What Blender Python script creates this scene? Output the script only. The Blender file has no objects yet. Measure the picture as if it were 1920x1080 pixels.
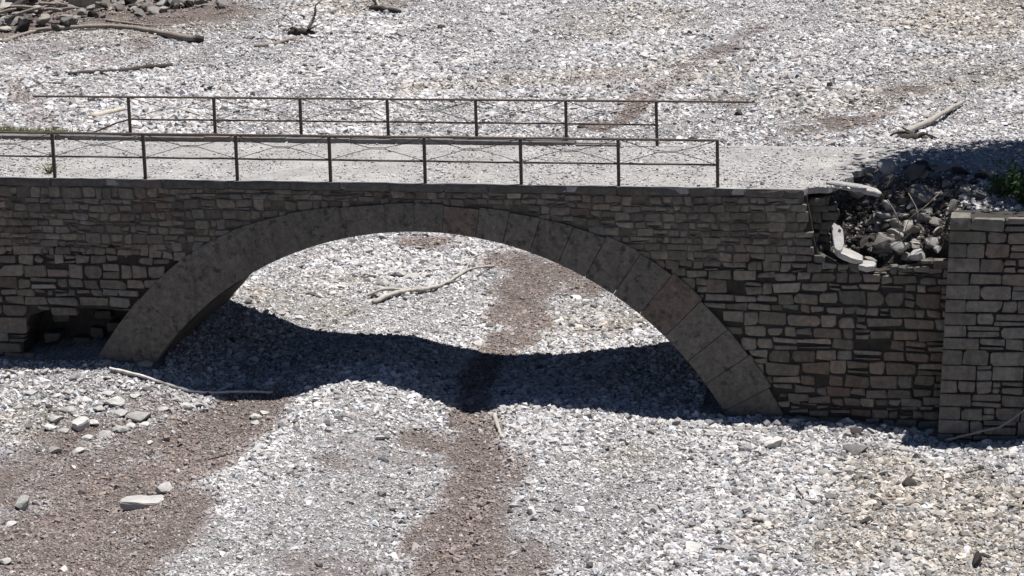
import bpy, bmesh, math, random
import numpy as np
from mathutils import Vector, Matrix, Euler

# ------------------------------------------------------------------ camera, sky, sun, exposure
SC = bpy.context.scene
COL = SC.collection
CAM = np.array([12.8353, -52.2566, 10.6341])
YAW, PITCH, ROLL, FPX = 0.2087, 0.2349, -0.0266, 5039.64


def cam_basis():
    f = np.array([-math.sin(YAW)*math.cos(PITCH), math.cos(YAW)*math.cos(PITCH), -math.sin(PITCH)])
    r = np.array([math.cos(YAW), math.sin(YAW), 0.0])
    u = np.cross(r, f)
    c, s = math.cos(ROLL), math.sin(ROLL)
    return c*r + s*u, -s*r + c*u, f


CR, CU, CF = cam_basis()
cd = bpy.data.cameras.new('camera')
cam = bpy.data.objects.new('camera', cd)
COL.objects.link(cam)
cd.sensor_width = 36.0
cd.lens = 36.0*FPX/1920.0
cd.clip_start = 1.0
cd.clip_end = 2000.0
cam.matrix_world = Matrix(((CR[0], CU[0], -CF[0], CAM[0]), (CR[1], CU[1], -CF[1], CAM[1]),
                           (CR[2], CU[2], -CF[2], CAM[2]), (0, 0, 0, 1)))
SC.camera = cam

SUN = Vector((0.20, 0.125, 1.0)).normalized()          # towards the sun
world = bpy.data.worlds.new('World')
SC.world = world
world.use_nodes = True
wn = world.node_tree
wn.nodes.clear()
sky = wn.nodes.new('ShaderNodeTexSky')
sky.sky_type = 'NISHITA'
sky.sun_disc = False
sky.sun_elevation = math.asin(SUN.z)
sky.sun_rotation = math.atan2(SUN.x, SUN.y)
sky.altitude = 2200
sky.air_density = 0.65
sky.dust_density = 0.2
bg = wn.nodes.new('ShaderNodeBackground')
bg.inputs['Strength'].default_value = 0.05
wo = wn.nodes.new('ShaderNodeOutputWorld')
wn.links.new(sky.outputs[0], bg.inputs[0])
wn.links.new(bg.outputs[0], wo.inputs[0])
sl = bpy.data.lights.new('sun', 'SUN')
sl.energy = 5.0
sl.angle = math.radians(0.5)
sl.color = (1.0, 0.965, 0.91)
sun = bpy.data.objects.new('sun', sl)
COL.objects.link(sun)
sun.rotation_euler = SUN.to_track_quat('Z', 'Y').to_euler()
sun.location = (20, 20, 60)
SC.view_settings.view_transform = 'Standard'
SC.view_settings.look = 'None'
SC.view_settings.gamma = 1.0
SC.view_settings.exposure = 0.78
SC.cycles.max_bounces = 5
SC.cycles.diffuse_bounces = 2

random.seed(7)
RNG = np.random.default_rng(11)


# ------------------------------------------------------------------ helpers
def link(o, parent=None):
    COL.objects.link(o)
    if parent is not None:
        o.parent = parent
        o.location = Vector(o.location) - Vector(parent['base'])
    return o


def empty(name, loc, label, cat, group=None):
    o = bpy.data.objects.new(name, None)
    o.empty_display_size = 0.2
    o.location = loc
    o['base'] = [float(v) for v in loc]
    COL.objects.link(o)
    tag(o, label, cat, group)
    return o


def tag(o, label=None, cat=None, group=None, kind=None):
    if label: o['label'] = label
    if cat: o['category'] = cat
    if group: o['group'] = group
    if kind: o['kind'] = kind
    return o


def mesh_obj(name, verts, faces, mat, parent=None, loc=None, tint=None, smooth=False):
    """one mesh object; verts in world space, origin moved to loc (or their centre)"""
    v = np.asarray(verts, dtype=np.float64).reshape(-1, 3)
    if loc is None:
        loc = (v.max(0) + v.min(0))/2
    loc = np.asarray(loc, dtype=np.float64)
    me = bpy.data.meshes.new(name)
    me.from_pydata((v - loc).tolist(), [], faces)
    me.materials.append(mat)
    if smooth:
        me.polygons.foreach_set('use_smooth', [True]*len(me.polygons))
    if tint is not None:
        t = np.asarray(tint, dtype=np.float32)
        if t.ndim == 1:
            t = np.tile(t, (len(v), 1))
        a = me.color_attributes.new('tint', 'FLOAT_COLOR', 'POINT')
        a.data.foreach_set('color', np.c_[t, np.ones(len(v))].astype(np.float32).ravel())
    me.update()
    o = bpy.data.objects.new(name, me)
    o.location = loc
    if parent is not None:
        o['base'] = [float(x) for x in loc]
    link(o, parent)
    return o


def hash2(ix, iy, seed):
    n = (ix.astype(np.int64)*374761393 + iy.astype(np.int64)*668265263 + seed*1442695041) & 0xffffffff
    n = ((n ^ (n >> 13))*1274126177) & 0xffffffff
    return ((n ^ (n >> 16)) & 0xffff)/65535.0


def vnoise(x, y, seed=0):
    x = np.asarray(x, float); y = np.asarray(y, float)
    ix = np.floor(x); iy = np.floor(y)
    fx = x - ix; fy = y - iy
    fx = fx*fx*(3 - 2*fx); fy = fy*fy*(3 - 2*fy)
    a = hash2(ix, iy, seed); b = hash2(ix+1, iy, seed)
    c = hash2(ix, iy+1, seed); d = hash2(ix+1, iy+1, seed)
    return (a*(1-fx)+b*fx)*(1-fy) + (c*(1-fx)+d*fx)*fy


def fbm(x, y, seed=0, oct=3):
    s = 0.0; a = 0.5
    for k in range(oct):
        s = s + a*vnoise(x*2**k, y*2**k, seed+k*17)
        a *= 0.5
    return s/(1-0.5**oct)


def sst(x, a, b):
    t = np.clip((np.asarray(x, float)-a)/(b-a), 0, 1)
    return t*t*(3-2*t)


# ------------------------------------------------------------------ materials
def new_mat(name, rough=0.9, spec=0.25):
    m = bpy.data.materials.new(name)
    m.use_nodes = True
    nt = m.node_tree
    b = nt.nodes['Principled BSDF']
    b.inputs['Roughness'].default_value = rough
    b.inputs['Specular IOR Level'].default_value = spec
    return m, nt, b


def N(nt, t, **kw):
    n = nt.nodes.new(t)
    for k, v in kw.items():
        setattr(n, k, v)
    return n


def noise_node(nt, vec, scale, detail=3.0, rough=0.6):
    n = N(nt, 'ShaderNodeTexNoise')
    n.inputs['Scale'].default_value = scale
    n.inputs['Detail'].default_value = detail
    n.inputs['Roughness'].default_value = rough
    nt.links.new(vec, n.inputs['Vector'])
    return n


def ramp(nt, fac, stops):
    r = N(nt, 'ShaderNodeValToRGB')
    el = r.color_ramp.elements
    while len(el) < len(stops):
        el.new(0.5)
    for e, (p, c) in zip(el, stops):
        e.position = p
        e.color = (c[0], c[1], c[2], 1) if not isinstance(c, (int, float)) else (c, c, c, 1)
    nt.links.new(fac, r.inputs[0])
    return r


def mix(nt, a, b, fac=1.0, mode='MIX'):
    m = N(nt, 'ShaderNodeMix', data_type='RGBA', blend_type=mode)
    for val, sock in ((fac, m.inputs[0]), (a, m.inputs[6]), (b, m.inputs[7])):
        if isinstance(val, (int, float)):
            sock.default_value = val
        elif isinstance(val, tuple):
            sock.default_value = (*val, 1)
        else:
            nt.links.new(val, sock)
    return m.outputs[2]


def bump(nt, b, h, strength, dist):
    bn = N(nt, 'ShaderNodeBump')
    bn.inputs['Strength'].default_value = strength
    bn.inputs['Distance'].default_value = dist
    nt.links.new(h, bn.inputs['Height'])
    nt.links.new(bn.outputs[0], b.inputs['Normal'])
    return bn


def pos(nt):
    return N(nt, 'ShaderNodeNewGeometry').outputs['Position']


def mat_masonry(name, mul=1.0, stain=True, pits=False):
    m, nt, b = new_mat(name, 0.92, 0.2)
    p = pos(nt)
    at = N(nt, 'ShaderNodeAttribute', attribute_name='tint')
    n1 = noise_node(nt, p, 9.0, 5.0, 0.65)
    r1 = ramp(nt, n1.outputs[0], [(0.25, 0.62*mul), (0.5, 0.95*mul), (0.78, 1.4*mul)])
    c = mix(nt, at.outputs['Color'], r1.outputs[0], 1.0, 'MULTIPLY')
    if stain:
        n2 = noise_node(nt, p, 0.42, 3.0, 0.55)
        r2 = ramp(nt, n2.outputs[0], [(0.55, 0.0), (0.68, 0.75)])
        c = mix(nt, c, mix(nt, c, (1.12, 0.90, 0.82), 1.0, 'MULTIPLY'), r2.outputs[0])
        n3 = noise_node(nt, p, 0.9, 4.0, 0.6)
        r3 = ramp(nt, n3.outputs[0], [(0.56, 0.0), (0.66, 0.5)])
        c = mix(nt, c, (0.068, 0.068, 0.054), r3.outputs[0])
        n5 = noise_node(nt, p, 2.1, 4.0, 0.6)
        r5 = ramp(nt, n5.outputs[0], [(0.64, 0.0), (0.72, 0.45)])
        c = mix(nt, c, (0.16, 0.152, 0.138), r5.outputs[0])
    mp = N(nt, 'ShaderNodeMapping')
    mp.inputs['Scale'].default_value = (3.0, 3.0, 0.35)
    nt.links.new(p, mp.inputs['Vector'])
    n7 = noise_node(nt, mp.outputs[0], 1.3, 5.0, 0.65)
    r7 = ramp(nt, n7.outputs[0], [(0.30, 0.72), (0.45, 1.0), (0.60, 1.0), (0.74, 1.38)])
    c = mix(nt, c, r7.outputs[0], 1.0, 'MULTIPLY')
    if pits:
        n6 = noise_node(nt, p, 5.5, 5.0, 0.75)
        r6 = ramp(nt, n6.outputs[0], [(0.36, 0.45), (0.46, 1.0), (0.62, 1.0), (0.72, 1.5)])
        c = mix(nt, c, r6.outputs[0], 1.0, 'MULTIPLY')
    nt.links.new(c, b.inputs['Base Color'])
    n4 = noise_node(nt, p, 11.0 if pits else 28.0, 6.0, 0.75)
    bump(nt, b, n4.outputs[0], 0.9 if pits else 0.55, 0.05 if pits else 0.02)
    return m


def mat_plain(name, col, var=0.35, scale=6.0, rough=0.9, spec=0.2, bstr=0.4, bdist=0.01, attr=False, world_pos=True):
    m, nt, b = new_mat(name, rough, spec)
    p = pos(nt)
    n1 = noise_node(nt, p, scale, 5.0, 0.65)
    r1 = ramp(nt, n1.outputs[0], [(0.25, 1-var), (0.75, 1+var)])
    if attr:
        at = N(nt, 'ShaderNodeAttribute', attribute_name='tint')
        base = at.outputs['Color']
    else:
        base = col
    c = mix(nt, base, r1.outputs[0], 1.0, 'MULTIPLY')
    nt.links.new(c, b.inputs['Base Color'])
    n2 = noise_node(nt, p, scale*6, 3.0, 0.6)
    bump(nt, b, n2.outputs[0], bstr, bdist)
    return m


def mat_obj_stone(name, col, spread=0.25):
    """loose stones: the colour varies from stone to stone"""
    m, nt, b = new_mat(name, 0.9, 0.2)
    oi = N(nt, 'ShaderNodeObjectInfo')
    tc = N(nt, 'ShaderNodeTexCoord')
    r0 = ramp(nt, oi.outputs['Random'], [(0.0, tuple(c*(1-spread) for c in col)), (0.6, col),
                                         (1.0, tuple(min(0.75, c*(1+spread)) for c in col))])
    n1 = noise_node(nt, tc.outputs['Object'], 2.2, 5.0, 0.65)
    r1 = ramp(nt, n1.outputs[0], [(0.28, 0.7), (0.72, 1.2)])
    nt.links.new(mix(nt, r0.outputs[0], r1.outputs[0], 1.0, 'MULTIPLY'), b.inputs['Base Color'])
    n2 = noise_node(nt, tc.outputs['Object'], 9.0, 3.0, 0.6)
    bump(nt, b, n2.outputs[0], 0.5, 0.03)
    return m


def mat_ground():
    m, nt, b = new_mat('riverbed_gravel', 0.95, 0.15)
    p = pos(nt)
    at = N(nt, 'ShaderNodeAttribute', attribute_name='tint')
    v = N(nt, 'ShaderNodeTexVoronoi')
    v.inputs['Scale'].default_value = 17.0
    nt.links.new(p, v.inputs['Vector'])
    rv = ramp(nt, v.outputs['Color'], [(0.1, 0.5), (0.5, 0.85), (0.9, 1.25)])
    c = mix(nt, at.outputs['Color'], rv.outputs[0], 1.0, 'MULTIPLY')
    n1 = noise_node(nt, p, 1.6, 5.0, 0.65)
    r1 = ramp(nt, n1.outputs[0], [(0.3, 0.78), (0.7, 1.15)])
    c = mix(nt, c, r1.outputs[0], 1.0, 'MULTIPLY')
    nt.links.new(c, b.inputs['Base Color'])
    v2 = N(nt, 'ShaderNodeTexVoronoi')
    v2.inputs['Scale'].default_value = 24.0
    nt.links.new(p, v2.inputs['Vector'])
    inv = N(nt, 'ShaderNodeMath', operation='SUBTRACT')
    inv.inputs[0].default_value = 1.0
    nt.links.new(v2.outputs['Distance'], inv.inputs[1])
    bump(nt, b, inv.outputs[0], 0.8, 0.03)
    return m


def mat_pebble(name):
    m, nt, b = new_mat(name, 0.9, 0.2)
    at = N(nt, 'ShaderNodeAttribute', attribute_name='pcol', attribute_type='INSTANCER')
    p = pos(nt)
    n1 = noise_node(nt, p, 22.0, 3.0, 0.6)
    r1 = ramp(nt, n1.outputs[0], [(0.3, 0.75), (0.7, 1.18)])
    nt.links.new(mix(nt, at.outputs['Color'], r1.outputs[0], 1.0, 'MULTIPLY'), b.inputs['Base Color'])
    return m


def mat_leaf(name, c1, c2):
    m, nt, b = new_mat(name, 0.6, 0.3)
    p = pos(nt)
    n1 = noise_node(nt, p, 5.0, 3.0)
    r = ramp(nt, n1.outputs[0], [(0.3, c1), (0.7, c2)])
    nt.links.new(r.outputs[0], b.inputs['Base Color'])
    tr = N(nt, 'ShaderNodeBsdfTranslucent')
    nt.links.new(r.outputs[0], tr.inputs['Color'])
    mx = N(nt, 'ShaderNodeMixShader')
    mx.inputs[0].default_value = 0.3
    nt.links.new(b.outputs[0], mx.inputs[1])
    nt.links.new(tr.outputs[0], mx.inputs[2])
    nt.links.new(mx.outputs[0], nt.nodes['Material Output'].inputs['Surface'])
    return m


M_STONE = mat_masonry('wall_stone')
M_RING = mat_masonry('arch_stone', 1.0, False, True)
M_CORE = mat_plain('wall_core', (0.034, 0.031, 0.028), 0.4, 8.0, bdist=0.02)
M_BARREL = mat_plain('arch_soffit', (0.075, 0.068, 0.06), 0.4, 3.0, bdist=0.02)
M_MORTAR = mat_plain('mortar', (0.096, 0.086, 0.073), 0.5, 5.0, bstr=.9, bdist=0.03)
M_COPING = mat_masonry('coping_stone', 0.95)
M_IRON = mat_plain('rusty_iron', (0.075, 0.058, 0.047), 0.5, 14.0, 0.7, 0.3, 0.2, 0.002)
M_GROUND = mat_ground()
M_PEB = mat_pebble('pebble')
M_WOOD = mat_plain('driftwood', None, 0.35, 11.0, 0.85, 0.2, 0.6, 0.01, attr=True)
M_PALE = mat_obj_stone('pale_stone', (0.38, 0.37, 0.36))
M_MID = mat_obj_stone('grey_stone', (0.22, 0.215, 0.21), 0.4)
M_DARK = mat_obj_stone('dark_stone', (0.05, 0.045, 0.043), 0.3)
M_RUB = mat_obj_stone('rubble_stone', (0.22, 0.205, 0.19), 0.55)
M_LEAF = mat_leaf('shrub_leaf', (0.022, 0.045, 0.014), (0.045, 0.085, 0.028))
M_TLEAF = mat_leaf('tree_leaf', (0.03, 0.06, 0.02), (0.06, 0.11, 0.03))
M_GRASS = mat_leaf('grass_blade', (0.14, 0.19, 0.06), (0.26, 0.30, 0.13))
M_BARK = mat_plain('bark', (0.10, 0.08, 0.065), 0.4, 9.0, bdist=0.02)
M_CONC = mat_plain('concrete', (0.36, 0.34, 0.26), 0.2, 5.0, bdist=0.005)


def mat_road():
    m, nt, b = new_mat('dusty_road', 0.95, 0.15)
    p = pos(nt)
    n1 = noise_node(nt, p, 0.9, 5.0, 0.6)
    r1 = ramp(nt, n1.outputs[0], [(0.32, (0.225, 0.217, 0.214)), (0.55, (0.285, 0.277, 0.272)), (0.72, (0.345, 0.335, 0.326))])
    mp = N(nt, 'ShaderNodeMapping')
    mp.inputs['Scale'].default_value = (1.2, 8.0, 1.0)
    nt.links.new(p, mp.inputs['Vector'])
    n2 = noise_node(nt, mp.outputs[0], 2.0, 5.0, 0.7)
    r2 = ramp(nt, n2.outputs[0], [(0.36, 0.62), (0.46, 0.95), (0.7, 1.08)])
    c = mix(nt, r1.outputs[0], r2.outputs[0], 1.0, 'MULTIPLY')
    n4 = noise_node(nt, p, 25.0, 3.0, 0.7)
    r4 = ramp(nt, n4.outputs[0], [(0.3, 0.7), (0.5, 1.0), (0.7, 1.1)])
    c = mix(nt, c, r4.outputs[0], 1.0, 'MULTIPLY')
    nt.links.new(c, b.inputs['Base Color'])
    n3 = noise_node(nt, p, 16.0, 4.0, 0.7)
    bump(nt, b, n3.outputs[0], 0.8, 0.03)
    return m


M_ROAD = mat_road()

# ------------------------------------------------------------------ dimensions
W = 4.6                       # width of the bridge between its faces
AX, AZ, AR = -0.17, -8.24, 7.24      # centre and radius of the arch soffit


def ring_t(a):                # thickness of the arch ring at angle a from the crown
    return 0.58 + 0.50*float(sst(abs(a), math.radians(4), math.radians(40)))


# ------------------------------------------------------------------ terrain
CP = []


def cp(*pts):
    CP.extend(pts)


cp((-9.5, -.5, -4.06), (-8.0, -.5, -4.02), (-6.3, -.5, -4.07), (-5.5, -.5, -4.3), (-4.57, -.5, -4.50), (-3.6, -.5, -4.52),
   (-2.83, -.5, -4.45), (-2.2, -.5, -4.2), (-1.55, -.5, -4.06), (-.7, -.5, -4.18), (0.2, -.5, -4.42), (.93, -.5, -4.66),
   (1.71, -.5, -4.52), (3.0, -.5, -4.54), (4.49, -.5, -4.62), (6.2, -.5, -4.70), (7.55, -.5, -4.76), (9.2, -.5, -4.86),
   (10.6, -.9, -4.92), (11.6, -.9, -4.86), (12.6, -.9, -4.70), (14.5, -1, -4.5))
cp((-7.2, 4.1, -3.3), (-5.6, 4.1, -3.80), (-4.5, 4.1, -4.12), (-3.38, 4.1, -4.31), (-1.53, 4.1, -4.32), (-.6, 4.1, -4.5), (.3, 4.1, -4.68),
   (1.2, 4.1, -4.70), (2.12, 4.1, -4.69), (3.32, 4.1, -4.57), (4.51, 4.1, -4.36), (6.0, 4.1, -4.05), (8, 4.1, -3.9))
cp((-1.55, 2, -4.2), (.7, 2, -4.74), (-4.2, 2, -4.42), (2.5, 2, -4.55), (5, 2, -4.6))
# foreground
cp((-9.5, -3, -4.55), (-7.5, -2.6, -4.5), (-6.0, -2.5, -4.62), (-4.6, -2.5, -4.86), (-3.4, -2.5, -4.78), (-2.2, -2.5, -4.28),
   (-1.2, -2.5, -4.32), (.1, -2.5, -4.66), (.9, -2.5, -4.84), (2, -2.5, -4.62), (4.5, -2.5, -4.72), (7.5, -2.5, -4.82), (10, -2.5, -4.9), (13, -2.5, -4.75))
cp((-8, -6.5, -4.98), (-5.6, -6.5, -5.02), (-4.2, -6.5, -4.95), (-3.0, -6.5, -4.52), (-1.6, -6.5, -4.55), (.2, -6.5, -4.85),
   (1.2, -6.5, -5.02), (2.6, -6.5, -4.82), (5, -6.5, -4.88), (8.5, -6.5, -4.9), (12, -6.5, -4.98), (15, -6.5, -4.9))
cp((-7, -12, -5.2), (-4, -12, -5.0), (-2.6, -12, -4.8), (1.2, -12, -5.25), (5, -12, -5.1), (10, -12, -5.15), (15, -12, -5.2), (-12, -8, -5.1), (-13, -1, -4.2))
# behind the bridge
cp((-14, 8, -4.0), (-8, 9, -4.3), (-2, 9, -4.6), (1, 9, -4.78), (4, 9, -4.6), (9, 9, -4.6), (15, 9, -4.5),
   (-20, 20, -4.3), (-8, 20, -4.5), (2, 18, -4.7), (2.5, 26, -4.6), (10, 20, -4.5), (18, 20, -4.3), (-28, 40, -4.0), (-12, 40, -4.3), (0, 40, -4.35),
   (12, 40, -4.3), (22, 40, -4.0), (-36, 70, -3.4), (-10, 70, -3.8), (15, 70, -3.6), (28, 70, -3.2))
CPA = np.array(CP)


def _tps(r2):
    return 0.5*r2*np.log(r2 + 1e-9)


_P = CPA[:, :2]*np.array([1.0, 0.6])
_d2 = ((_P[:, None] - _P[None])**2).sum(-1)
_n = len(_P)
_A = np.zeros((_n+3, _n+3))
_A[:_n, :_n] = _tps(_d2) + np.eye(_n)*0.02
_A[:_n, _n] = 1; _A[:_n, _n+1:] = _P
_A[_n, :_n] = 1; _A[_n+1:, :_n] = _P.T
_Wt = np.linalg.solve(_A, np.r_[CPA[:, 2], 0, 0, 0])


def bed(x, y):
    """height of the natural river bed"""
    x = np.asarray(x, float); y = np.asarray(y, float)
    xs = np.clip(x, -36, 28); ys = np.clip(y, -12, 72)
    sh = xs.shape
    q = np.stack([xs.ravel(), ys.ravel()*0.6], -1)
    out = np.zeros(len(q))
    for s in range(0, len(q), 20000):
        qq = q[s:s+20000]
        d2 = ((qq[:, None] - _P[None])**2).sum(-1)
        out[s:s+20000] = _tps(d2)@_Wt[:_n] + _Wt[_n] + qq@_Wt[_n+1:]
    z = out.reshape(sh)
    far = np.clip(y, 0, 60)/60
    z = z + (fbm(x*0.55, y*0.4, 3, 3)-.5)*(0.10 + 0.35*far) + (fbm(x*2.1, y*2.1, 5, 3)-.5)*0.10 + (vnoise(x*6, y*6, 9)-.5)*0.03
    return z


def height(x, y):
    x = np.asarray(x, float); y = np.asarray(y, float)
    z = bed(x, y)
    # road embankment to the right of the bridge, with the slumped pocket in the wall
    yp = 0.30 + 0.75*(1 - sst(x, 8.5, 9.6))*(1 - sst(x, 10.6, 10.7))
    slope = np.clip((y - yp)/1.55, 0, 1)
    top_pocket = -1.62 + 1.62*slope**0.8
    top_bank = -0.42 + 0.42*np.clip((y - 0.2)/2.0, 0, 1)
    k = sst(x, 10.3, 10.9)
    top = top_pocket*(1-k) + top_bank*k
    top = top + (fbm(x*1.6, y*1.6, 31, 3)-.5)*0.22*(1-sst(y, 1.6, 2.6)) - 0.03
    back = np.clip((y - 5.6)/7.0, 0, 1)
    top = top*(1-back) + (-4.9)*back
    on = sst(x, 7.75, 8.0)*sst(y, 0.20, 0.34)
    emb = z*(1-on) + np.maximum(z, top)*on
    return emb


def ray(px, py):
    return CF + (px-960)/FPX*CR - (py-540)/FPX*CU


def at(px, py, y_min=-60.0):
    """point of the ground seen at a pixel of the photograph (beyond y_min)"""
    d = ray(px, py)
    t0 = max(20.0, (y_min - CAM[1])/d[1])
    ts = np.arange(t0, t0+140, 0.05)
    P = CAM + ts[:, None]*d
    h = height(P[:, 0], P[:, 1])
    i = np.argmax(P[:, 2] < h)
    return Vector((P[i, 0], P[i, 1], h[i]))


def bedpt(px, py, y_min):
    """as at(), on the bed only"""
    d = ray(px, py)
    t0 = max(20.0, (y_min - CAM[1])/d[1])
    ts = np.arange(t0, t0+140, 0.05)
    P = CAM + ts[:, None]*d
    h = bed(P[:, 0], P[:, 1])
    i = np.argmax(P[:, 2] < h)
    return Vector((P[i, 0], P[i, 1], h[i]))


def yscale(p):
    d = np.array(p) - CAM
    D = float(d@CF)
    return FPX/D, FPX/D*(CAM[2]-p[2])/D


# patches of brown litter, tan soil and fine or coarse gravel on the bed (world positions)
BL = []


def patch(kind, px, py, rx, ry, s, ymin=-60.0, ang=0.0):
    p = bedpt(px, py, ymin)
    sx, sy = yscale(p)
    BL.append((kind, p.x, p.y, rx/sx, ry/sy, s, math.radians(ang)))


# left gully
for a in ((470, 775, 85, 32, 1.0), (400, 830, 120, 42, 1.0), (330, 890, 130, 50, 1.0), (230, 930, 150, 60, 1.0), (280, 1000, 110, 70, 1.0),
          (120, 1010, 190, 80, 1.0), (60, 900, 130, 50, 0.7), (200, 850, 140, 40, 0.7), (200, 1070, 120, 60, 1.0), (285, 760, 60, 16, 0.5), (50, 1080, 170, 60, .9)):
    patch('b', *a)
# middle channel
for a in ((880, 785, 42, 22, 1.0), (890, 830, 48, 40, 1.0), (885, 900, 62, 50, 1.0), (870, 970, 80, 50, 1.0), (860, 1050, 100, 60, 1.0),
          (800, 830, 60, 16, .8), (720, 850, 110, 12, .42), (640, 870, 60, 14, .35), (800, 1000, 40, 60, .7), (950, 900, 40, 40, .5), (640, 1070, 130, 30, .45), (980, 1060, 60, 40, .6),
          (888, 752, 36, 22, 1.0), (892, 720, 34, 30, 1.0), (905, 685, 34, 26, .9), (930, 662, 40, 18, .9)):
    patch('b', *a)
# beyond the arch
for a in ((960, 640, 50, 22, 1.0), (965, 590, 55, 30, 1.0), (985, 545, 70, 28, 1.0), (1030, 515, 70, 22, 1.0), (960, 490, 60, 18, .9), (800, 452, 60, 14, .9),
          (1100, 540, 50, 18, .7), (1000, 610, 40, 20, .9)):
    patch('b', *a, 4.5)
# above the deck
for a in ((1185, 212, 26, 22, 1.0), (1130, 238, 40, 10, .8), (1590, 232, 60, 12, .9), (1660, 215, 40, 9, .6), (1690, 170, 50, 12, .7), (60, 35, 110, 34, 1.0), (300, 25, 180, 25, .9), (360, 10, 90, 15, .7),
          (1500, 245, 40, 8, .6), (740, 8, 60, 10, .4), (200, 100, 200, 30, .25), (1380, 190, 90, 12, .3), (1130, 150, 90, 20, .25)):
    patch('b', *a, 12.0)
for k in range(9):
    patch('b', 1170+k*32, 205-k*19, 34, 9, .42, 12.0)
    patch('t', 760+k*60, 170-k*5, 60, 12, .5, 12.0)
    patch('b', 90-k*9, 250-k*12, 26, 7, .4, 12.0)
    patch('t', 1500+k*50, 215-k*10, 60, 16, .55, 12.0)
for a in ((1840, 30, 130, 40, 1.0), (1700, 20, 120, 30, .5), (1290, 130, 130, 30, .45), (1180, 40, 150, 30, .45), (1800, 130, 130, 40, .35), (1550, 180, 160, 25, .4), (250, 40, 260, 36, .6), (640, 10, 120, 14, .6)):
    patch('t', *a, 12.0)
for a in ((1750, 960, 190, 90, 1.0), (1650, 900, 120, 60, .7), (1850, 1050, 170, 60, .8), (1600, 1010, 90, 60, .7), (1440, 1000, 60, 40, .4), (60, 800, 120, 25, .5), (1180, 870, 60, 30, .5)):
    patch('t', *a)
for a in ((1110, 600, 130, 40, .5), (560, 560, 140, 40, .35), (620, 520, 100, 20, .3)):
    patch('t', *a, 4.5)


def field(kind, x, y):
    f = np.zeros(np.shape(x))
    for (k, cx, cy, sx, sy, s, a) in BL:
        if k != kind:
            continue
        dx = (x-cx)/sx; dy = (y-cy)/sy
        f = np.maximum(f, s*np.clip(1.45 - 1.05*(dx*dx+dy*dy), 0, 1))
    n = fbm(np.asarray(x)*1.5, np.asarray(y)*0.9, 77, 5)
    return np.clip(f*1.25 + (n-.5)*1.2*np.sign(f), 0, 1)*(f > 0)


def ground_col(x, y):
    b = field('b', x, y)[..., None]
    t = field('t', x, y)[..., None]
    big = fbm(np.asarray(x)*0.22, np.asarray(y)*0.16, 41, 3)[..., None]
    hw = np.exp(-((np.asarray(x)+1.4+0.16*np.asarray(y)*-1)/1.5)**2)[..., None]*(np.asarray(y) < 1)[..., None]
    c = np.array([0.345, 0.336, 0.343])*(0.84 + 0.30*big)*(1 + .16*hw)
    c = c*(1-t) + np.array([0.290, 0.268, 0.245])*t
    b = b*0.88
    c = c*(1-b) + np.array([0.183, 0.147, 0.134])*b
    return c


def build_terrain():
    def axis(lo, hi, step, outer, grow):
        mid = list(np.arange(lo, hi+1e-6, step))
        a = []; s = step; v = lo
        while v > -outer:
            s *= grow; v -= s; a.append(v)
        bb = []; s = step; v = hi
        while v < outer:
            s *= grow; v += s; bb.append(v)
        return np.array(a[::-1] + mid + bb)
    xs = axis(-12, 14.5, 0.11, 420, 1.035)
    ys = axis(-12.5, 6, 0.11, 420, 1.022)
    X, Y = np.meshgrid(xs, ys)
    Z = height(X, Y)
    far = np.maximum(0, np.hypot(np.maximum(0, np.abs(X)-40), np.maximum(0, np.abs(Y-20)-60)))
    Z = Z + far*0.10
    V = np.stack([X, Y, Z], -1).reshape(-1, 3)
    nx, ny = len(xs), len(ys)
    idx = np.arange(nx*ny).reshape(ny, nx)
    F = np.stack([idx[:-1, :-1], idx[:-1, 1:], idx[1:, 1:], idx[1:, :-1]], -1).reshape(-1, 4)
    col = ground_col(X, Y).reshape(-1, 3)*0.58  # bed under the stones darkened: crevice shade put into its colour
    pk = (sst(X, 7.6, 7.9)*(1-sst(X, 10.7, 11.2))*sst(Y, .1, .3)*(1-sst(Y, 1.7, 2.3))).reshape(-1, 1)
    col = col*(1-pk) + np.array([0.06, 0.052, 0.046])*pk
    rd = (sst(X, 7.2, 8.2)*sst(Y, 1.7, 2.3)*(1-sst(Y, 5.0, 5.8))).reshape(-1, 1)
    col = col*(1-rd) + np.array([0.27, 0.262, 0.26])*rd
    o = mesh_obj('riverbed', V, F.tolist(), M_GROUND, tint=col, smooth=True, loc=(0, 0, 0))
    tag(o, kind='structure')


build_terrain()


# ------------------------------------------------------------------ gravel: far too many to count
def in_bridge(x, y):
    """footprint of the bridge and abutment where no loose gravel can lie"""
    dx = np.abs(x - AX)
    foot = (y > -0.12) & (y < W+.05) & (dx > 5.75) & (x < 10.9)
    abut = (x > 10.4) & (y > -0.75) & (y < 0.30)
    pocket = (x > 7.9) & (y > 0.5) & (x < 10.9)
    return (foot & ~pocket) | abut


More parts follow.
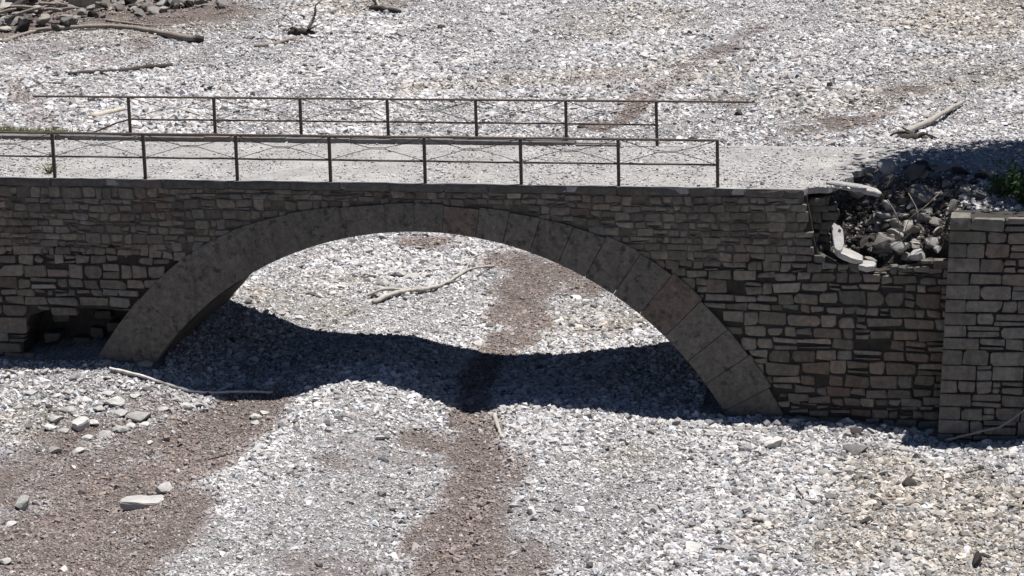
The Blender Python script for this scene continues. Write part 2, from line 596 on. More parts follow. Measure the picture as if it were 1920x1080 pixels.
def scatter(name, x0, x1, y0, y1, dens, dmed, sig, seed, flat, sub, label, deck=False):
    rng = np.random.default_rng(seed)
    n = int((x1-x0)*(y1-y0)*dens)
    x = rng.uniform(x0, x1, n); y = rng.uniform(y0, y1, n)
    p = np.stack([x, y, np.full(n, -4.6)], -1) - CAM
    D = p@CF
    u = (p@CR)/D*FPX
    keep = (np.abs(u) < 960+430) & (~in_bridge(x, y) | deck)
    x, y = x[keep], y[keep]; n = len(x)
    b = field('b', x, y); t = field('t', x, y)
    d = dmed*np.exp(rng.normal(0, sig, n))
    coarse = 0.82 + 0.62*sst(fbm(x*0.42+9, y*0.16, 51, 3), .3, .75)
    right = sst(x, 4.0, 7.5)*(1-sst(y, 0, 4))
    d = d*coarse*(1 + 0.22*right)*(1-0.28*b)
    hump = np.exp(-((x+1.2)/1.6)**2)*(y < 1)
    d = d*(1-0.12*hump)
    band = sst(fbm(x*0.30+4, y*0.22, 63, 4), .48, .66)
    rgt = sst(x, 8.2, 10.5)*(1-sst(y, -1, 2))
    big = rng.random(n) < (0.008 + 0.03*band + 0.045*rgt)*(1-.8*b)
    d = np.minimum(np.where(big, d*rng.uniform(1.8, 3.4, n), d), dmed*5)
    z = np.zeros(n) if deck else height(x, y)
    # keep off the smooth road
    road = (x > 7.5) & (y > 1.7) & (y < 5.4)
    d = np.where(road, d*0.7, d)
    drop = road & (rng.random(n) < 0.35)
    x, y, z, d, b, t = (a[~drop] for a in (x, y, z, d, b, t)); n = len(x)
    base = ground_col(x, y)
    val = np.clip(rng.normal(1.06, 0.34, n), 0.25, 1.75)
    val = 1.03 + (val-1.03)*(1-.45*b)
    dk = rng.random(n) < 0.05*(1-.7*b)
    val = np.where(dk, val*0.4, val)
    if deck:
        val = rng.normal(.98, .22, n)
    warm = rng.normal(0, 0.03, n)
    pale = (rng.random(n) < 0.14 - 0.09*b)[:, None]
    base = np.where(pale, np.array([0.36, 0.35, 0.35]), base)
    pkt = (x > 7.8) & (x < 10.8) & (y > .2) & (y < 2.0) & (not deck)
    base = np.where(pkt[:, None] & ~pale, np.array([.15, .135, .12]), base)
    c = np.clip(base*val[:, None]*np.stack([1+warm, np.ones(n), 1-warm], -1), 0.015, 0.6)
    me = bpy.data.meshes.new(name)
    me.vertices.add(n)
    me.vertices.foreach_set('co', np.stack([x, y, z + d*0.06], -1).astype(np.float32).ravel())
    a = me.attributes.new('psize', 'FLOAT', 'POINT'); a.data.foreach_set('value', d.astype(np.float32))
    a = me.attributes.new('pcol', 'FLOAT_COLOR', 'POINT')
    a.data.foreach_set('color', np.c_[c, np.ones(n)].astype(np.float32).ravel())
    rot = np.stack([rng.normal(0, .35, n), rng.normal(0, .35, n), rng.uniform(0, 6.28, n)], -1)
    a = me.attributes.new('prot', 'FLOAT_VECTOR', 'POINT'); a.data.foreach_set('vector', rot.astype(np.float32).ravel())
    me.update()
    o = bpy.data.objects.new(name, me)
    COL.objects.link(o)
    tag(o, label, 'gravel', kind='stuff')
    ng = bpy.data.node_groups.new(name + '_nodes', 'GeometryNodeTree')
    ng.interface.new_socket('Geometry', in_out='INPUT', socket_type='NodeSocketGeometry')
    ng.interface.new_socket('Geometry', in_out='OUTPUT', socket_type='NodeSocketGeometry')
    L = ng.links.new
    gi = ng.nodes.new('NodeGroupInput'); go = ng.nodes.new('NodeGroupOutput')
    g2i = ng.nodes.new('GeometryNodeGeometryToInstance')
    for k in range(7):
        ico = ng.nodes.new('GeometryNodeMeshIcoSphere')
        ico.inputs['Radius'].default_value = 0.5
        ico.inputs['Subdivisions'].default_value = sub
        ps = ng.nodes.new('GeometryNodeInputPosition')
        ad = ng.nodes.new('ShaderNodeVectorMath'); ad.operation = 'ADD'
        ad.inputs[1].default_value = (k*7.3, k*3.1, k*1.7)
        L(ps.outputs[0], ad.inputs[0])
        nz = ng.nodes.new('ShaderNodeTexNoise'); nz.inputs['Scale'].default_value = 1.7
        L(ad.outputs[0], nz.inputs['Vector'])
        sb = ng.nodes.new('ShaderNodeVectorMath'); sb.operation = 'SUBTRACT'
        sb.inputs[1].default_value = (.5, .5, .5)
        L(nz.outputs['Color'], sb.inputs[0])
        sc_ = ng.nodes.new('ShaderNodeVectorMath'); sc_.operation = 'SCALE'
        sc_.inputs['Scale'].default_value = 1.1
        L(sb.outputs[0], sc_.inputs[0])
        sp = ng.nodes.new('GeometryNodeSetPosition')
        L(ico.outputs['Mesh'], sp.inputs['Geometry']); L(sc_.outputs[0], sp.inputs['Offset'])
        tf = ng.nodes.new('GeometryNodeTransform')
        rk = random.Random(k*13+seed)
        tf.inputs['Scale'].default_value = (1.0 + 0.5*rk.random(), 0.75 + 0.3*rk.random(), flat*(0.75 + 0.5*rk.random()))
        L(sp.outputs[0], tf.inputs['Geometry'])
        sm = ng.nodes.new('GeometryNodeSetMaterial'); sm.inputs['Material'].default_value = M_PEB
        L(tf.outputs[0], sm.inputs['Geometry'])
        ss = ng.nodes.new('GeometryNodeSetShadeSmooth'); ss.inputs['Shade Smooth'].default_value = False
        L(sm.outputs[0], ss.inputs['Geometry'])
        L(ss.outputs[0], g2i.inputs[0])
    iop = ng.nodes.new('GeometryNodeInstanceOnPoints')
    L(gi.outputs[0], iop.inputs['Points']); L(g2i.outputs[0], iop.inputs['Instance'])
    iop.inputs['Pick Instance'].default_value = True

    def attr(nm, ty):
        q = ng.nodes.new('GeometryNodeInputNamedAttribute'); q.data_type = ty
        q.inputs['Name'].default_value = nm
        return q.outputs['Attribute']
    L(attr('psize', 'FLOAT'), iop.inputs['Scale'])
    e2r = ng.nodes.new('FunctionNodeEulerToRotation')
    L(attr('prot', 'FLOAT_VECTOR'), e2r.inputs[0]); L(e2r.outputs[0], iop.inputs['Rotation'])
    ri = ng.nodes.new('FunctionNodeRandomValue'); ri.data_type = 'INT'
    for s_ in ri.inputs:
        if s_.name == 'Max' and s_.type == 'INT': s_.default_value = 6
        if s_.name == 'Min' and s_.type == 'INT': s_.default_value = 0
    for s_ in ri.outputs:
        if s_.type == 'INT': L(s_, iop.inputs['Instance Index'])
    L(iop.outputs[0], go.inputs[0])
    md = o.modifiers.new('scatter', 'NODES')
    md.node_group = ng
    return n


scatter('gravel', -15, 18, -15.5, 6.0, 680, 0.0385, 0.48, 101, 0.75, 1, 'pale angular gravel covering the river bed around the bridge')
scatter('gravel', -28, 18, 6.0, 26, 380, 0.048, 0.46, 102, 0.75, 1, 'pale gravel on the river bed seen through the arch and past the railings')
scatter('gravel', -42, 20, 26, 68, 220, 0.062, 0.44, 103, 0.75, 1, 'distant pale gravel flats beyond the bridge with tan patches')

scatter('road_grit', -12, 8.6, 0.12, 4.4, 210, 0.018, 0.55, 104, 0.6, 1, 'fine grit and pebbles strewn over the pale road on the bridge', True)


# ------------------------------------------------------------------ bridge
BASE = (0.0, 2.3, -4.7)
bridge = empty('stone_arch_bridge', BASE, 'old dark rubble stone bridge with one low wide arch over dry gravel', 'bridge')


def arc(r, a0, a1, n):
    return [(AX + r*math.sin(a), AZ + r*math.cos(a)) for a in np.linspace(a0, a1, n)]


def extrude_poly(poly, y0, y1):
    """poly = list of (x, z) counter-clockwise seen from the front"""
    n = len(poly)
    v = [(x, y0, z) for x, z in poly] + [(x, y1, z) for x, z in poly]
    f = [list(range(n)), list(range(2*n-1, n-1, -1))]
    f += [[i, i+n, (i+1) % n+n, (i+1) % n] for i in range(n)]
    return v, f


LE, RE, BOT = -24.0, 10.75, -7.0
NOTCH = [(10.75, -1.45), (10.1, -1.42), (9.7, -1.55), (9.2, -1.66), (8.75, -1.6), (8.3, -1.45), (8.0, -1.30), (7.92, -1.0), (7.86, -0.6), (7.80, -0.3), (7.78, -0.14)]
aR = math.radians(76)
soff = arc(AR+.12, aR, -aR, 60)
# masonry body in front: scoured hollow at the foot of the left side
front = [(RE, BOT)] + NOTCH + [(LE, -0.14), (LE, BOT), (-8.95, BOT), (-8.95, -3.55), (-8.75, -3.0), (-8.2, -2.82), (-7.4, -2.80), (-6.6, -2.85)]
front += [(AX + (AR+.55)*math.sin(a), AZ + (AR+.55)*math.cos(a)) for a in [-0.80]] + arc(AR+.14, -0.80, aR, 50) + [(soff[0][0], BOT)]
v, f = extrude_poly(front, 0.045, 0.95)
bm = bmesh.new()
bv = [bm.verts.new(p) for p in v]
for q in f:
    bm.faces.new([bv[i] for i in q])
bmesh.ops.recalc_face_normals(bm, faces=bm.faces)
bmesh.ops.triangulate(bm, faces=bm.faces)


def bm_obj(name, bm, mat, parent=None, tint=None, smooth=False):
    vv = [tuple(x.co) for x in bm.verts]
    bm.verts.index_update()
    ff = [[x.index for x in q.verts] for q in bm.faces]
    bm.free()
    return mesh_obj(name, vv, ff, mat, parent, tint=tint, smooth=smooth)


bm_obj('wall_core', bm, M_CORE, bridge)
rear = [(RE, BOT)] + NOTCH + [(LE, -0.14), (LE, BOT), (-soff[0][0]+2*AX, BOT)] + arc(AR+.12, -aR, aR, 60) + [(soff[0][0], BOT)]
v, f = extrude_poly(rear, 0.96, W-.02)
bm = bmesh.new()
bv = [bm.verts.new(p) for p in v]
for q in f:
    bm.faces.new([bv[i] for i in q])
bmesh.ops.recalc_face_normals(bm, faces=bm.faces)
bmesh.ops.triangulate(bm, faces=bm.faces)
bm_obj('wall_core', bm, M_CORE, bridge)

# arch barrel (soffit) behind the face ring
n = 64
V, F = [], []
ys = np.linspace(0.42, W+.02, 9)
for i, a in enumerate(np.linspace(-aR, aR, n)):
    for j, y in enumerate(ys):
        r = AR - 0.006 - 0.02*random.random()
        V.append((AX + r*math.sin(a), y, AZ + r*math.cos(a)))
m_ = len(ys)
for i in range(n-1):
    for j in range(m_-1):
        F.append([i*m_+j, i*m_+j+1, (i+1)*m_+j+1, (i+1)*m_+j])
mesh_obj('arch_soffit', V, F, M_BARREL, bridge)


def stone_mesh(poly, yf, depth=0.16, bev=0.018, rng=random):
    """a dressed stone: outline poly (x,z), its face near y = yf"""
    n = len(poly)
    cx = sum(p[0] for p in poly)/n; cz = sum(p[1] for p in poly)/n
    V, F = [], []
    tx, tz = rng.uniform(-.03, .03), rng.uniform(-.05, .03)
    for k in range(3):
        for (x, z) in poly:
            dx, dz = x-cx, z-cz
            L = math.hypot(dx, dz)+1e-6
            s = 1.0 if k < 2 else max(0.55, 1-bev*1.4/L)
            y = (yf+depth) if k == 0 else (yf+bev*rng.uniform(.8, 1.4) if k == 1 else yf + tx*dx*2 + tz*dz*2 + rng.uniform(-.004, .004))
            V.append((cx+dx*s, y, cz+dz*s))
    V.append((cx, yf-rng.uniform(0, .018), cz))
    for k in range(2):
        for i in range(n):
            j = (i+1) % n
            F.append([k*n+i, k*n+j, (k+1)*n+j, (k+1)*n+i])
    for i in range(n):
        F.append([2*n+i, 2*n+(i+1) % n, 3*n])
    return V, F


def rough_poly(x0, x1, z0, z1, jit, rng):
    """a block with nicked corners: 8 to 10 points counter-clockwise seen from -y"""
    w, h = x1-x0, z1-z0
    j = lambda s=1.0: rng.uniform(-jit, jit)*s
    c = [(x0+j(), z0+j()), (x1+j(), z0+j()), (x1+j(), z1+j()), (x0+j(), z1+j())]
    out = []
    for i in range(4):
        p = c[i]; q = c[(i-1) % 4]; r = c[(i+1) % 4]
        cut = rng.choice([.04, .08, .12, .2, .3])*min(w, h)
        for t in (q, r):
            L = math.hypot(t[0]-p[0], t[1]-p[1])+1e-6
            k = min(.4, cut*rng.uniform(.7, 1.3)/L)
            out.append((p[0]+(t[0]-p[0])*k, p[1]+(t[1]-p[1])*k))
    return out


def layout(x0, x1, ztop, zbot, hfun, wfun, jfun, rng, wav=0.04, seed=0, keep=None, gfun=None):
    res = []
    z = ztop
    row = 0
    bound = lambda x, z_: z_ + wav*2*(float(vnoise(x*0.45, z_*3.7, seed))-.5) if z_ < ztop-1e-6 else z_
    while z > zbot:
        h = hfun(z, rng)
        x = x0 - rng.random()*0.3
        while x < x1:
            w = wfun(z, rng)*max(.75, min(1.4, h/.24))
            xm = x+w/2
            zt, zb = bound(xm, z), bound(xm, z-h)
            g = gfun(z, rng)
            r = rng.random()
            parts = []
            if r < .16 and h > .2:
                k = rng.uniform(.3, .7)
                parts = [(x, x+w, zb, zb+(zt-zb)*k-g/2), (x, x+w, zb+(zt-zb)*k+g/2, zt)]
            elif r < .24 and w > .45:
                k = rng.uniform(.35, .65)
                parts = [(x, x+w*k, zb, zt), (x+w*k+g, x+w, zb, zb+(zt-zb)*.5-g/2), (x+w*k+g, x+w, zb+(zt-zb)*.5+g/2, zt)]
            elif r < .30:
                parts = [(x, x+w, zb+.05, zt), (x+.02, x+w*.8, zb, zb+.035)]
            else:
                parts = [(x, x+w, zb, zt)]
            for (a, b, c, d) in parts:
                if b-a-2*g < .04 or d-c-2*g < .015:
                    continue
                if keep is None or keep(a, b, c, d):
                    res.append((a+g, min(b-g, x1), c+g, d-g, jfun(z)) if b-g > x0 else None)
            x += w
        z -= h
        row += 1
    return [r for r in res if r and r[1]-r[0] > .04]


def keep_face(a, b, c, d):
    cx, cz = (a+b)/2, (c+d)/2
    for (x, z) in ((cx, cz),):
        ang = math.atan2(x-AX, z-AZ)
        if math.hypot(x-AX, z-AZ) < AR + ring_t(ang)*0.93 + .02:
            return False
    # bottom corners must stay behind the ring
    for x, z in ((a, c), (b, c), (a, d), (b, d)):
        ang = math.atan2(x-AX, z-AZ)
        if math.hypot(x-AX, z-AZ) < AR + 0.12:
            return False
    if random.random() < .015:
        return False
    # scoured hollow left
    if -8.85 + .12*math.sin(cz*9) < cx < -6.0 and cz < -2.86 + .04*math.sin(cx*5):
        return False
    if cx < -8.6 and cx > -9.05 and cz < -3.35 and random.random() < .6:
        return False
    # broken corner right
    nx = [7.80, 7.86, 7.92, 8.0, 8.3, 8.75, 9.2, 9.7, 10.1, 10.8]
    nz = [-.3, -.6, -1.0, -1.30, -1.45, -1.6, -1.66, -1.55, -1.42, -1.45]
    if cx > 7.72:
        if cz > np.interp(cx, nx, nz) + .03:
            return False
        if b > 8.1 and d > np.interp(cx, nx, nz) + .14:
            return False
    return True


rs = random.Random(21)
# pointing mortar of the upper masonry
mb = [(-16.4, -1.5)]
xx = -16.0
while xx < AX-4.9:
    mb.append((xx, -1.55 + rs.uniform(-.16, .16))); xx += rs.uniform(.2, .45)
mb += [(AX + (AR+ring_t(a)*.5)*math.sin(a), AZ + (AR+ring_t(a)*.5)*math.cos(a)) for a in np.linspace(-.62, .62, 40)]
xx = AX+5.0
while xx < 7.6:
    mb.append((xx, -1.5 + rs.uniform(-.16, .16))); xx += rs.uniform(.2, .4)
mb += [(7.74, -1.4), (7.72, -.15), (-16.4, -.15)]
v, f = extrude_poly(mb, 0.022, 0.06)
bm = bmesh.new()
bv = [bm.verts.new(p) for p in v]
for q in f:
    bm.faces.new([bv[i] for i in q])
bmesh.ops.recalc_face_normals(bm, faces=bm.faces)
bmesh.ops.triangulate(bm, faces=bm.faces)
bm_obj('mortar', bm, M_MORTAR, bridge)


def up(z):                    # 1 in the pointed upper masonry, 0 in the open-jointed lower masonry
    return float(sst(z, -1.9, -1.2))


stones = layout(-16.0, 10.62, -0.17, -5.5,
                lambda z, r: (r.uniform(.12, .23) if up(z) > .5 else r.choice([.14, .18, .21, .24, .28])),
                lambda z, r: (r.uniform(.16, .52) if up(z) > .5 else r.uniform(.24, .66)),
                lambda z: .024 if up(z) > .5 else .028, rs, 0.10, 5, keep_face,
                lambda z, r: (r.uniform(.004, .010) if up(z) > .5 else r.uniform(.010, .022)))


def stone_tint(x, z, r):
    v = r.uniform(.70, 1.28)
    base = np.array([.152, .137, .116])
    k = r.random()
    if k < .08: base = np.array([.140, .116, .100])
    elif k < .2: base = np.array([.134, .129, .118])
    elif k < .27: base = np.array([.190, .174, .150])
    # tone varies at random from stone to stone
    return base*v


def build_stones(parent, lst, y_of, tintf, rng, cap, mat, lean=0.0):
    """the largest become parts of their own, the small remainder one joined part"""
    order = sorted(lst, key=lambda s: -(s[1]-s[0])*(s[3]-s[2]))
    vis = [s for s in order if s[1] > -9.6]
    own = set(id(s) for s in vis[:cap])
    RV, RF, RT = [], [], []
    for s in order:
        poly = rough_poly(s[0], s[1], s[2], s[3], s[4], rng)
        cx, cz = (s[0]+s[1])/2, (s[2]+s[3])/2
        V, F = stone_mesh(poly, y_of(cx, cz, rng), rng=rng)
        if lean:
            V = [(x + lean*(z+.4), y, z) for x, y, z in V]
        t = tintf(cx, cz, rng)
        if id(s) in own:
            mesh_obj('stone', V, F, mat, parent, tint=t)
        else:
            o = len(RV)
            RV += V; RF += [[i+o for i in q] for q in F]; RT += [t]*len(V)
    if RV:
        o = mesh_obj('small_stones', RV, RF, mat, parent, tint=np.array(RT))
        o['kind'] = 'stuff'
    return len(order)


def y_face(x, z, r):
    return r.uniform(-.014, .016) if up(z) < .5 else r.uniform(-.016, .006)


NS = build_stones(bridge, stones, y_face, stone_tint, rs, 300, M_STONE)
print('bridge stones', NS)

# stones left hanging inside the scoured hollow
for (x, z, y, w, h) in ((-7.1, -3.35, .6, .34, .2), (-7.55, -3.55, .8, .3, .22), (-8.35, -3.2, .75, .4, .22), (-8.5, -3.6, .5, .36, .2), (-7.9, -3.75, .72, .42, .2), (-6.9, -3.7, .75, .36, .24), (-7.4, -3.15, .8, .4, .16)):
    V, F = stone_mesh(rough_poly(x-w/2, x+w/2, z-h/2, z+h/2, .03, rs), y, .35, rng=rs)
    mesh_obj('stone', V, F, M_STONE, bridge, tint=np.array([.075, .07, .065])*rs.uniform(.8, 1.2))

# torn inner masonry at the broken corner
zc = -.2
while zc > -1.35:
    h = rs.uniform(.12, .2)
    for k in range(2):
        x0 = 7.66 + rs.uniform(0, .12) + k*.24
        w = rs.uniform(.2, .42)
        V, F = stone_mesh(rough_poly(x0, x0+w, zc-h+.01, zc-.01, .03, rs), .16 + .22*k + rs.uniform(0, .12), .4, .03, rs)
        mesh_obj('stone', V, F, M_STONE, bridge, tint=np.array([.12, .108, .093])*rs.uniform(.7, 1.2))
    zc -= h
# arch ring: cut voussoirs, large rendered ones on the left
edges = [math.radians(a) for a in (-70, -47, -29, -20, -12, -5)]
a = math.radians(-5)
while a < math.radians(70):
    a += math.radians(rs.uniform(4.4, 5.6))
    edges.append(a)
for k in range(len(edges)-1):
    a0, a1 = edges[k], edges[k+1]
    gap = 0.0002 if a1 < math.radians(6) else 0.0006
    a0 += gap; a1 -= gap
    m = max(2, int((a1-a0)/math.radians(2.0)))
    outer, inner = [], []
    dr = rs.uniform(-.03, .04)
    for q in range(m+1):
        a = a0 + (a1-a0)*q/m
        R = AR + ring_t(a) + dr
        outer.append((AX+R*math.sin(a), AZ+R*math.cos(a)))
        inner.append((AX+AR*math.sin(a), AZ+AR*math.cos(a)))
    prof = inner + outer[::-1]
    yf = -0.040 + rs.uniform(-.006, .006)
    bm = bmesh.new()
    fr = [bm.verts.new((x, yf, z)) for x, z in prof]
    bk = [bm.verts.new((x, .46, z)) for x, z in prof]
    nn = len(prof)
    for i in range(m):
        bm.faces.new([fr[i], fr[i+1], fr[nn-2-i], fr[nn-1-i]])
        bm.faces.new([bk[nn-1-i], bk[nn-2-i], bk[i+1], bk[i]])
    for i in range(nn):
        j = (i+1) % nn
        bm.faces.new([fr[i], bk[i], bk[j], fr[j]])
    bmesh.ops.recalc_face_normals(bm, faces=bm.faces)
    ed = [e for e in bm.edges if all(abs(v.co.y-yf) < 1e-5 for v in e.verts) and len([q for q in e.link_faces if abs(q.normal.y) < .5])]
    bmesh.ops.bevel(bm, geom=ed, offset=.006, segments=1, affect='EDGES')
    t = np.array([.148, .137, .119])*rs.uniform(.94, 1.06)
    if rs.random() < .05: t = t*np.array([1.08, .94, .9])
    bm_obj('voussoir', bm, M_RING, bridge, tint=t)

# coping course under the edge of the road
x = -17.0
while x < 7.70:
    w = min(rs.uniform(.7, 1.5), 7.74-x)
    if w < .2:
        break
    V, F = stone_mesh(rough_poly(x+.004, x+w-.004, -.165, -.012, .006, rs), -0.03+rs.uniform(-.006, .006), .3, .01, rs)
    mesh_obj('coping', V, F, M_COPING, bridge, tint=np.array([.108, .101, .094])*rs.uniform(.88, 1.15))
    x += w

# the road deck, broken off at its right end
dp = [(LE, -.012), (7.72, -.012), (7.80, .16), (8.0, .28), (8.18, .24), (8.36, .62), (8.3, .95), (8.6, 1.35), (8.52, 1.8), (8.9, 2.3), (9.3, 2.9), (9.2, 3.6), (9.7, 4.62), (LE, 4.62)]


def sub_poly(poly, step, rng, j):
    out = []
    for i, p in enumerate(poly):
        q = poly[(i+1) % len(poly)]
        L = math.hypot(q[0]-p[0], q[1]-p[1]); k = max(1, int(L/step))
        for t in range(k):
            jj = j if t else 0
            out.append((p[0]+(q[0]-p[0])*t/k+rng.uniform(-jj, jj), p[1]+(q[1]-p[1])*t/k+rng.uniform(-jj, jj)))
    return out


pp = sub_poly(dp, .25, rs, .012)
V = [(x, y, -.004 + rs.uniform(-.008, .006)) for x, y in pp] + [(x, y, -.13) for x, y in pp]
nn = len(pp)
F = [list(range(nn)), list(range(2*nn-1, nn-1, -1))] + [[i, i+nn, (i+1) % nn+nn, (i+1) % nn] for i in range(nn)]
bm = bmesh.new(); bv = [bm.verts.new(p) for p in V]
for q in F: bm.faces.new([bv[i] for i in q])
bmesh.ops.recalc_face_normals(bm, faces=bm.faces)
bmesh.ops.triangulate(bm, faces=bm.faces)
bm_obj('road_deck', bm, M_ROAD, bridge)
# low kerb along the far edge
x = -22.0
while x < 2.6:
    w = rs.uniform(.8, 1.6)
    h = rs.uniform(.10, .14) if x < 1.5 else rs.uniform(.03, .08)
    bm = bmesh.new()
    bmesh.ops.create_cube(bm, size=1, matrix=Matrix.Translation((x+w/2, 4.45+rs.uniform(-.02, .02), h/2-.01)) @ Matrix.Diagonal((w-.012, .26, h, 1)))
    for q in bm.verts: q.co += Vector((rs.uniform(-.01, .01), rs.uniform(-.01, .01), rs.uniform(-.008, .008)))
    bmesh.ops.bevel(bm, geom=bm.edges[:], offset=.01, segments=1, affect='EDGES')
    bm_obj('kerb_stone', bm, M_COPING, bridge, tint=np.array([.17, .16, .155])*rs.uniform(.85, 1.15))
    x += w


# ------------------------------------------------------------------ railings
def tube(path, radii, sides=8):
    V, F = [], []
    P = [Vector(p) for p in path]
    for i, p in enumerate(P):
        t = (P[min(i+1, len(P)-1)] - P[max(i-1, 0)]).normalized()
        ref = Vector((0, 0, 1)) if abs(t.z) < .9 else Vector((1, 0, 0))
        s = t.cross(ref).normalized(); u = s.cross(t)
        r = radii[i] if hasattr(radii, '__len__') else radii
        for k in range(sides):
            q = 2*math.pi*k/sides
            V.append(tuple(p + s*math.cos(q)*r + u*math.sin(q)*r))
    for i in range(len(P)-1):
        for k in range(sides):
            F.append([i*sides+k, i*sides+(k+1) % sides, (i+1)*sides+(k+1) % sides, (i+1)*sides+k])
    F.append(list(range(sides))[::-1]); F.append([(len(P)-1)*sides+k for k in range(sides)])
    return V, F


def box(cx, cy, cz, sx, sy, sz, bev=.004):
    bm = bmesh.new()
    bmesh.ops.create_cube(bm, size=1, matrix=Matrix.Translation((cx, cy, cz)) @ Matrix.Diagonal((sx, sy, sz, 1)))
    if bev: bmesh.ops.bevel(bm, geom=bm.edges[:], offset=bev, segments=1, affect='EDGES')
    return bm


def post(rail, x, y, h, lx=0.0):
    bm = box(x, y, h/2-.02, .062, .062, h+.04)
    for q in bm.verts: q.co.x += lx*q.co.z
    bm_obj('post', bm, M_IRON, rail)


def ornament(rail, x0, x1, y, zt, zm, rr):
    zc = (zt+zm)/2
    L = x1-x0
    j = lambda: rr.uniform(-.012, .012)
    c0, c1 = x0+L*(.41+j()), x0+L*(.59+j())
    mesh_obj('ornament_bar', *tube([(x0+.05, y, zt-.02), (x0+L*.22, y, zt-(zt-zc)*.55+j()), (c0, y, zc+.018), (c1, y, zc+.018), (x0+L*.78, y, zt-(zt-zc)*.55+j()), (x1-.05, y, zt-.02)], .0075, 6), M_IRON, rail)
    mesh_obj('ornament_bar', *tube([(x0+.05, y, zm+.02), (x0+L*.22, y, zm+(zc-zm)*.55+j()), (c0, y, zc-.008), (c1, y, zc-.008), (x0+L*.78, y, zm+(zc-zm)*.55+j()), (x1-.05, y, zm+.02)], .0075, 6), M_IRON, rail)


rr = random.Random(5)
YN, YF = 0.09, 4.52
near = empty('railing', (0, YN, 0), 'rusty iron railing along the edge above the dark arch wall', 'railing')
xs = [-2.0*k for k in range(0, 8)]
for x in [6, 4, 2] + xs:
    post(near, x, YN, 0.945, rr.uniform(-.008, .004))


def rail_line(rail, name, x0, x1, y, z, r, sag=.008):
    n = int(abs(x1-x0)/.5)+2
    path = [(x0+(x1-x0)*i/(n-1), y+rr.uniform(-.006, .006), z+rr.uniform(-sag, sag)) for i in range(n)]
    return mesh_obj(name, *tube(path, r, 8), M_IRON, rail)


rail_line(near, 'top_rail', -14.3, 6.03, YN, 0.945, .026, .004)
rail_line(near, 'middle_rail', -14.3, 6.0, YN, 0.445, .021, .005)
for k in range(-7, 3):
    ornament(near, 2.0*k, 2.0*k+2, YN, .945, .445, rr)
far = empty('railing', (0, YF, 0), 'rusty iron railing along the edge away from the wall, its rail ends broken', 'railing')
for k in range(7):
    post(far, -8+2*k+.11, YF, 0.97, rr.uniform(-.012, .006))
rail_line(far, 'top_rail', -10.15, 6.12, YF, 0.965, .025, .004)
rail_line(far, 'middle_rail', -7.89, 4.13, YF, 0.455, .021, .005)
mesh_obj('bent_rail', *tube([(-7.89, YF, .455), (-8.2, YF+.02, .37), (-8.7, YF+.05, .17), (-9.05, YF+.1, .05)], [.02, .02, .019, .018], 8), M_IRON, far)
for k in range(0, 6):
    ornament(far, -7.89+2*k, -5.89+2*k, YF, .965, .455, rr)


# ------------------------------------------------------------------ abutment wall on the right
ab = empty('abutment_wall', (13.0, -.35, -4.9), 'projecting grey stone wall with squared corner blocks beside the broken bridge end', 'wall')
AL = 0.045                     # the corner leans with the batter


def corner_x(z):
    return 10.63 + AL*(z + .4)


YA = -0.62
ra = random.Random(33)
bm = bmesh.new()
pr = [(10.66 + AL*(-6), -6.4), (17.5, -6.4), (17.5, -.42), (10.66, -.42)]
v, f = extrude_poly([(x, z) for x, z in pr], YA+.06, .22)
bv = [bm.verts.new(p) for p in v]
for q in f: bm.faces.new([bv[i] for i in q])
bmesh.ops.recalc_face_normals(bm, faces=bm.faces)
bm_obj('wall_core', bm, M_CORE, ab)
z = -0.385
k = 0
lst = []
while z > -5.4:
    h = ra.choice([.25, .27, .29, .31])
    L = ra.uniform(.60, .72) if k % 2 else ra.uniform(.32, .44)
    lst.append((10.63, 10.63+L, z-h+.008, z-.006, .006, 'q'))
    # face stones of this course
    x = 10.63+L
    while x < 15.6:
        w = ra.uniform(.26, .72)
        g = ra.uniform(.010, .022)
        r = ra.random()
        if r < .28:
            q = ra.uniform(.3, .7)
            lst.append((x+g, x+w-g, z-h*q+g, z-g*.6, .016, 's')); lst.append((x+g, x+w-g, z-h+g, z-h*q-g*.6, .016, 's'))
        elif r < .4 and w > .4:
            q = x+w*.66
            lst.append((x+g, q-g, z-h+g, z-g, .02, 's')); lst.append((q, x+w-g, z-h*.5+g*.5, z-g, .014, 's')); lst.append((q, x+w-g, z-h+g, z-h*.5-g*.5, .014, 's'))
        else:
            lst.append((x+g, x+w-g, z-h+g, z-g, .024, 's'))
        x += w
    z -= h; k += 1
for s in lst:
    if s[1]-s[0] < .05 or s[3]-s[2] < .03: continue
    if s[5] == 'q':
        dj = .004
        poly = [(s[0], s[2]+dj), (s[0]+dj, s[2]), (s[1]-.02, s[2]+ra.uniform(0, .01)), (s[1], s[2]+.03), (s[1]-ra.uniform(0, .02), s[3]-.03), (s[1]-.03, s[3]), (s[0]+dj, s[3]), (s[0], s[3]-dj)]
    else:
        poly = rough_poly(s[0], s[1], s[2], s[3], s[4], ra)
    V, F = stone_mesh(poly, YA + (ra.uniform(-.012, .0) if s[5] == 'q' else ra.uniform(-.016, .02)), .16 if s[5] == 's' else .5, .014, ra)
    V = [(x + AL*(z_+.4), y, z_) for x, y, z_ in V]
    t = np.array([.156, .146, .131])*ra.uniform(.8, 1.18)
    mesh_obj('corner_block' if s[5] == 'q' else 'stone', V, F, M_STONE, ab, tint=t)

# ------------------------------------------------------------------ loose stones
ROCKS = []


